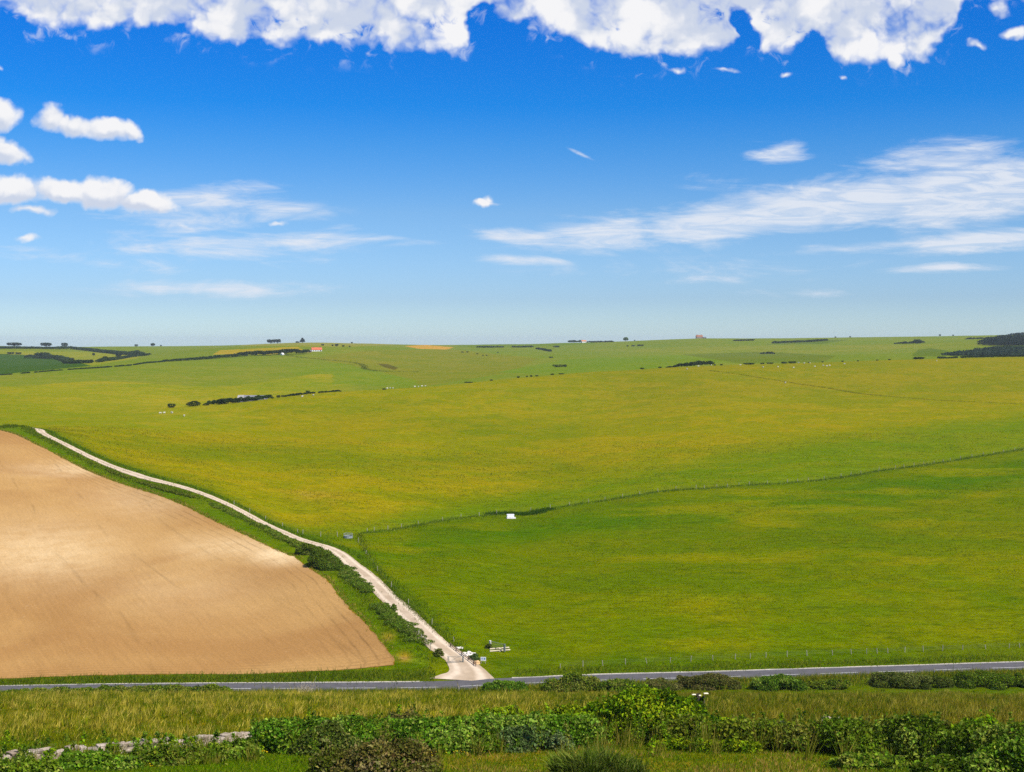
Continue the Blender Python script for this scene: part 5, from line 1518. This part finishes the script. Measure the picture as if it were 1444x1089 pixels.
    o = link('wall_fragment', me, None, p); tag(o, 'broken pale wall stones showing over the dark thorn bush', 'wall')
    # ivy clad stump with pale top at the end of the mound
    p = at(985, 1016)
    zt = rise(p, 977.5)
    s = empty('ivy_stump', p); tag(s, 'ivy clad stump with cream broken top at the right shoulder of the ivy mound', 'stump')
    link('stem', tube('stem', [((0, 0, -.2), (0, 0, zt - .05), .26), ((.25, 0, 0), (.42, 0, zt - .2), .12)], BARK), s)
    lm = bush_mesh('foliage', 1.7, 1.4, zt * .97, 'ivy', k=8, sprouts=3); link('foliage', lm, s)
    link('broken_top', boxes('broken_top', [((-.38, -.35, zt - .02), (.3, .2, .07), .2), ((.05, -.4, zt - .07), (.18, .2, .06), -.3), ((.5, -.35, zt + .06), (.34, .22, .08), .1)], mat_plain('cream_wood', (.74, .66, .46), .9, .12, 4), .03), s)
    # ---------------- farms
    p = crest(356.5, 34); p.z -= .2
    b = empty('barn', p, math.radians(2)); tag(b, 'long grey barn with rounded roof behind the bushes on the crest', 'barn')
    Lb, Wb, hb = 15.5, 9.0, 2.0
    a_ = np.linspace(0, math.pi, 13)
    def vault(x0, x1, r0, hh, z0): 
        V = [(x, -r0 * math.cos(t), z0 + hh * math.sin(t)) for x in (x0, x1) for t in a_]
        n = len(a_)
        return V, [(i, i + 1, n + i + 1, n + i) for i in range(n - 1)] 
    zc = max(.8, rise(p, 557.4))
    V, Fc = vault(-Lb / 2, Lb / 2, Wb / 2, zc - hb * .9, hb * .9)
    o = link('roof', pyr('roof', V, Fc, SHEET), b)
    V, _ = vault(-Lb / 2 + .06, Lb / 2 - .06, Wb / 2 - .1, zc - hb * .9 - .06, hb * .9)
    n = len(a_)
    V2 = V + [(-Lb / 2 + .06, -Wb / 2 + .1, -2), (-Lb / 2 + .06, Wb / 2 - .1, -2), (Lb / 2 - .06, -Wb / 2 + .1, -2), (Lb / 2 - .06, Wb / 2 - .1, -2)]
    link('wall', pyr('wall', V2, [tuple(range(n)) + (2 * n + 1, 2 * n), tuple(range(n, 2 * n)) + (2 * n + 3, 2 * n + 2), (0, n, 2 * n + 2, 2 * n), (n - 1, 2 * n - 1, 2 * n + 3, 2 * n + 1)], SHEET), b)
    V3, F3 = vault(-Lb / 2 - .05, -Lb / 2 + 3.4, Wb / 2 + .06, zc - hb * .9 + .07, hb * .9)
    link('pale_roof_sheet', pyr('pale_roof_sheet', V3, F3, mat_plain('pale_sheet', (.30, .28, .26), .7, .1, .6)), b)
    # red roofed farm
    p = at(446.5, 495.4, 1400, 2600); k = p.y / F
    house('farmhouse', 'white farmhouse with red roof at the right end of the tree belt', 'house', p, math.radians(16), 14 * k, 6.5 * k, 2.2 * k, 2.9 * k, ROOFR, chimneys=2, windows=4)
    p2 = at(433.5, 497, 1400, 2600)
    house('farm_shed', 'low dark roofed shed left of the red roofed farmhouse', 'shed', p2, math.radians(5), 11 * k, 6 * k, 1.6 * k, 1.5 * k, SHEET, mat_plain('earth_brick', (.30, .16, .09), .9, .2, .5), 0, 0)
    p3 = at(398, 501, 1200, 2600)
    house('hut', 'tiny white hut in front of the tree belt', 'hut', p3, math.radians(60), 3.0, 3.4, 1.1, 1.5, WHITE, WALLW, 0, 1)
    # white house and brown roofed house on the skyline
    p4 = at(823, 483.4, 2200); k = p4.y / F
    house('white_house', 'small white house with orange roof on the middle skyline', 'house', p4, math.radians(24), 7 * k, 4 * k, 2.0 * k, 1.5 * k, ROOFO, chimneys=1, windows=3)
    p5 = at(986, 0, 2200); k = p5.y / F
    house('brown_house', 'brown roofed house alone on the right hand skyline', 'house', p5, math.radians(8), 9 * k, 5 * k, 2.2 * k, 2.6 * k, ROOFB, mat_plain('tan_brick', (.30, .22, .17), .9, .15, .5), 2, 3)
    p6 = spot(993.5, p5.y + 3)
    house('outbuilding', 'small dark outbuilding right of the brown roofed house', 'shed', p6, math.radians(8), 4.4 * k, 3 * k, 1.2 * k, .9 * k, SHEET, mat_plain('dark_boards', (.07, .075, .09), .9, .15, .6), 0, 1)
    # ---------------- sheep
    bm = bmesh.new(); sk = bm.verts.layers.skin.new()
    def V(x, y, z, r):
        v = bm.verts.new((x, y, z)); v[sk].radius = (r, r); return v
    sp = [V(-.42, 0, .62, .2), V(-.18, 0, .62, .27), V(.12, 0, .62, .27), V(.36, 0, .64, .2), V(.5, 0, .76, .11), V(.62, 0, .84, .1), V(.78, 0, .78, .06)]
    sp[1][sk].use_root = True
    for a, b in zip(sp[:-1], sp[1:]): bm.edges.new((a, b))
    for base, x in ((sp[0], -.36), (sp[3], .34)):
        for y in (-.13, .13):
            kx = V(x, y, .36, .075); ft = V(x + .02, y, .0, .04); bm.edges.new((base, kx)); bm.edges.new((kx, ft))
    for y in (-.1, .1): e = V(.6, y, .9, .03); bm.edges.new((sp[5], e))
    tl = V(-.56, 0, .55, .06); bm.edges.new((sp[0], tl))
    me = bpy.data.meshes.new('sheep_body'); bm.to_mesh(me); bm.free()
    o = bpy.data.objects.new('sheep_body', me); COL.objects.link(o)
    o.modifiers.new('s', 'SKIN'); o.modifiers.new('u', 'SUBSURF').render_levels = 1; o.modifiers['u'].levels = 1
    dg = bpy.context.evaluated_depsgraph_get()
    body = bpy.data.meshes.new_from_object(o.evaluated_get(dg)); body.name = 'sheep'
    bpy.data.objects.remove(o); body.materials.clear(); body.materials.append(WOOL)
    def flock(lst, label, group, dmin, dmax):
        for px, py in lst:
            p = at(px, py, dmin, dmax)
            s = link('sheep', body, None, p + Vector((0, 0, .02))); s.rotation_euler = (0, 0, rng.uniform(0, 6.28)); s.scale = (1.05,) * 3
            tag(s, label, 'sheep', group)
    flock([(1097, 518.5), (1119, 519.6), (1126, 512.6), (1134, 513.4), (1142, 512.8), (1149, 518), (1161, 516.6), (1166, 517.4), (1170, 516.6), (1191, 514.2), (1044, 516), (1003, 515.6), (969, 521.4), (985, 517.6), (1076, 519)],
          'white sheep grazing below the crest under the right hand hills', 'sheep under the right hand crest', 640, 1100)
    flock([(226, 584), (231.6, 583.6), (242.4, 583.4), (259.6, 587.8)], 'white sheep grazing below the lower end of the bush line', 'sheep below the bush line', 480, 720)
    flock([(426, 560.6), (442, 558.6)], 'white sheep on the crest right of the barn bushes', 'sheep right of the barn', 560, 1000)
    flock([(546, 549), (550, 548.4), (554, 548.6), (585, 546.6), (590, 546.2), (595, 545.8), (600, 545.4)], 'white sheep strung out along the crest where two fields meet', 'sheep along the middle crest', 620, 1100)
    flock([(1107.5, 541)], 'single white sheep standing alone by the faint diagonal bank', None, 500, 1000)
    flock([(1321, 510)], 'single white sheep under the dark wooded hill', None, 700, 1100)
build_sky(); build_light(); build_land(); build_grass(); build_plants(); build_things(); build_haze()
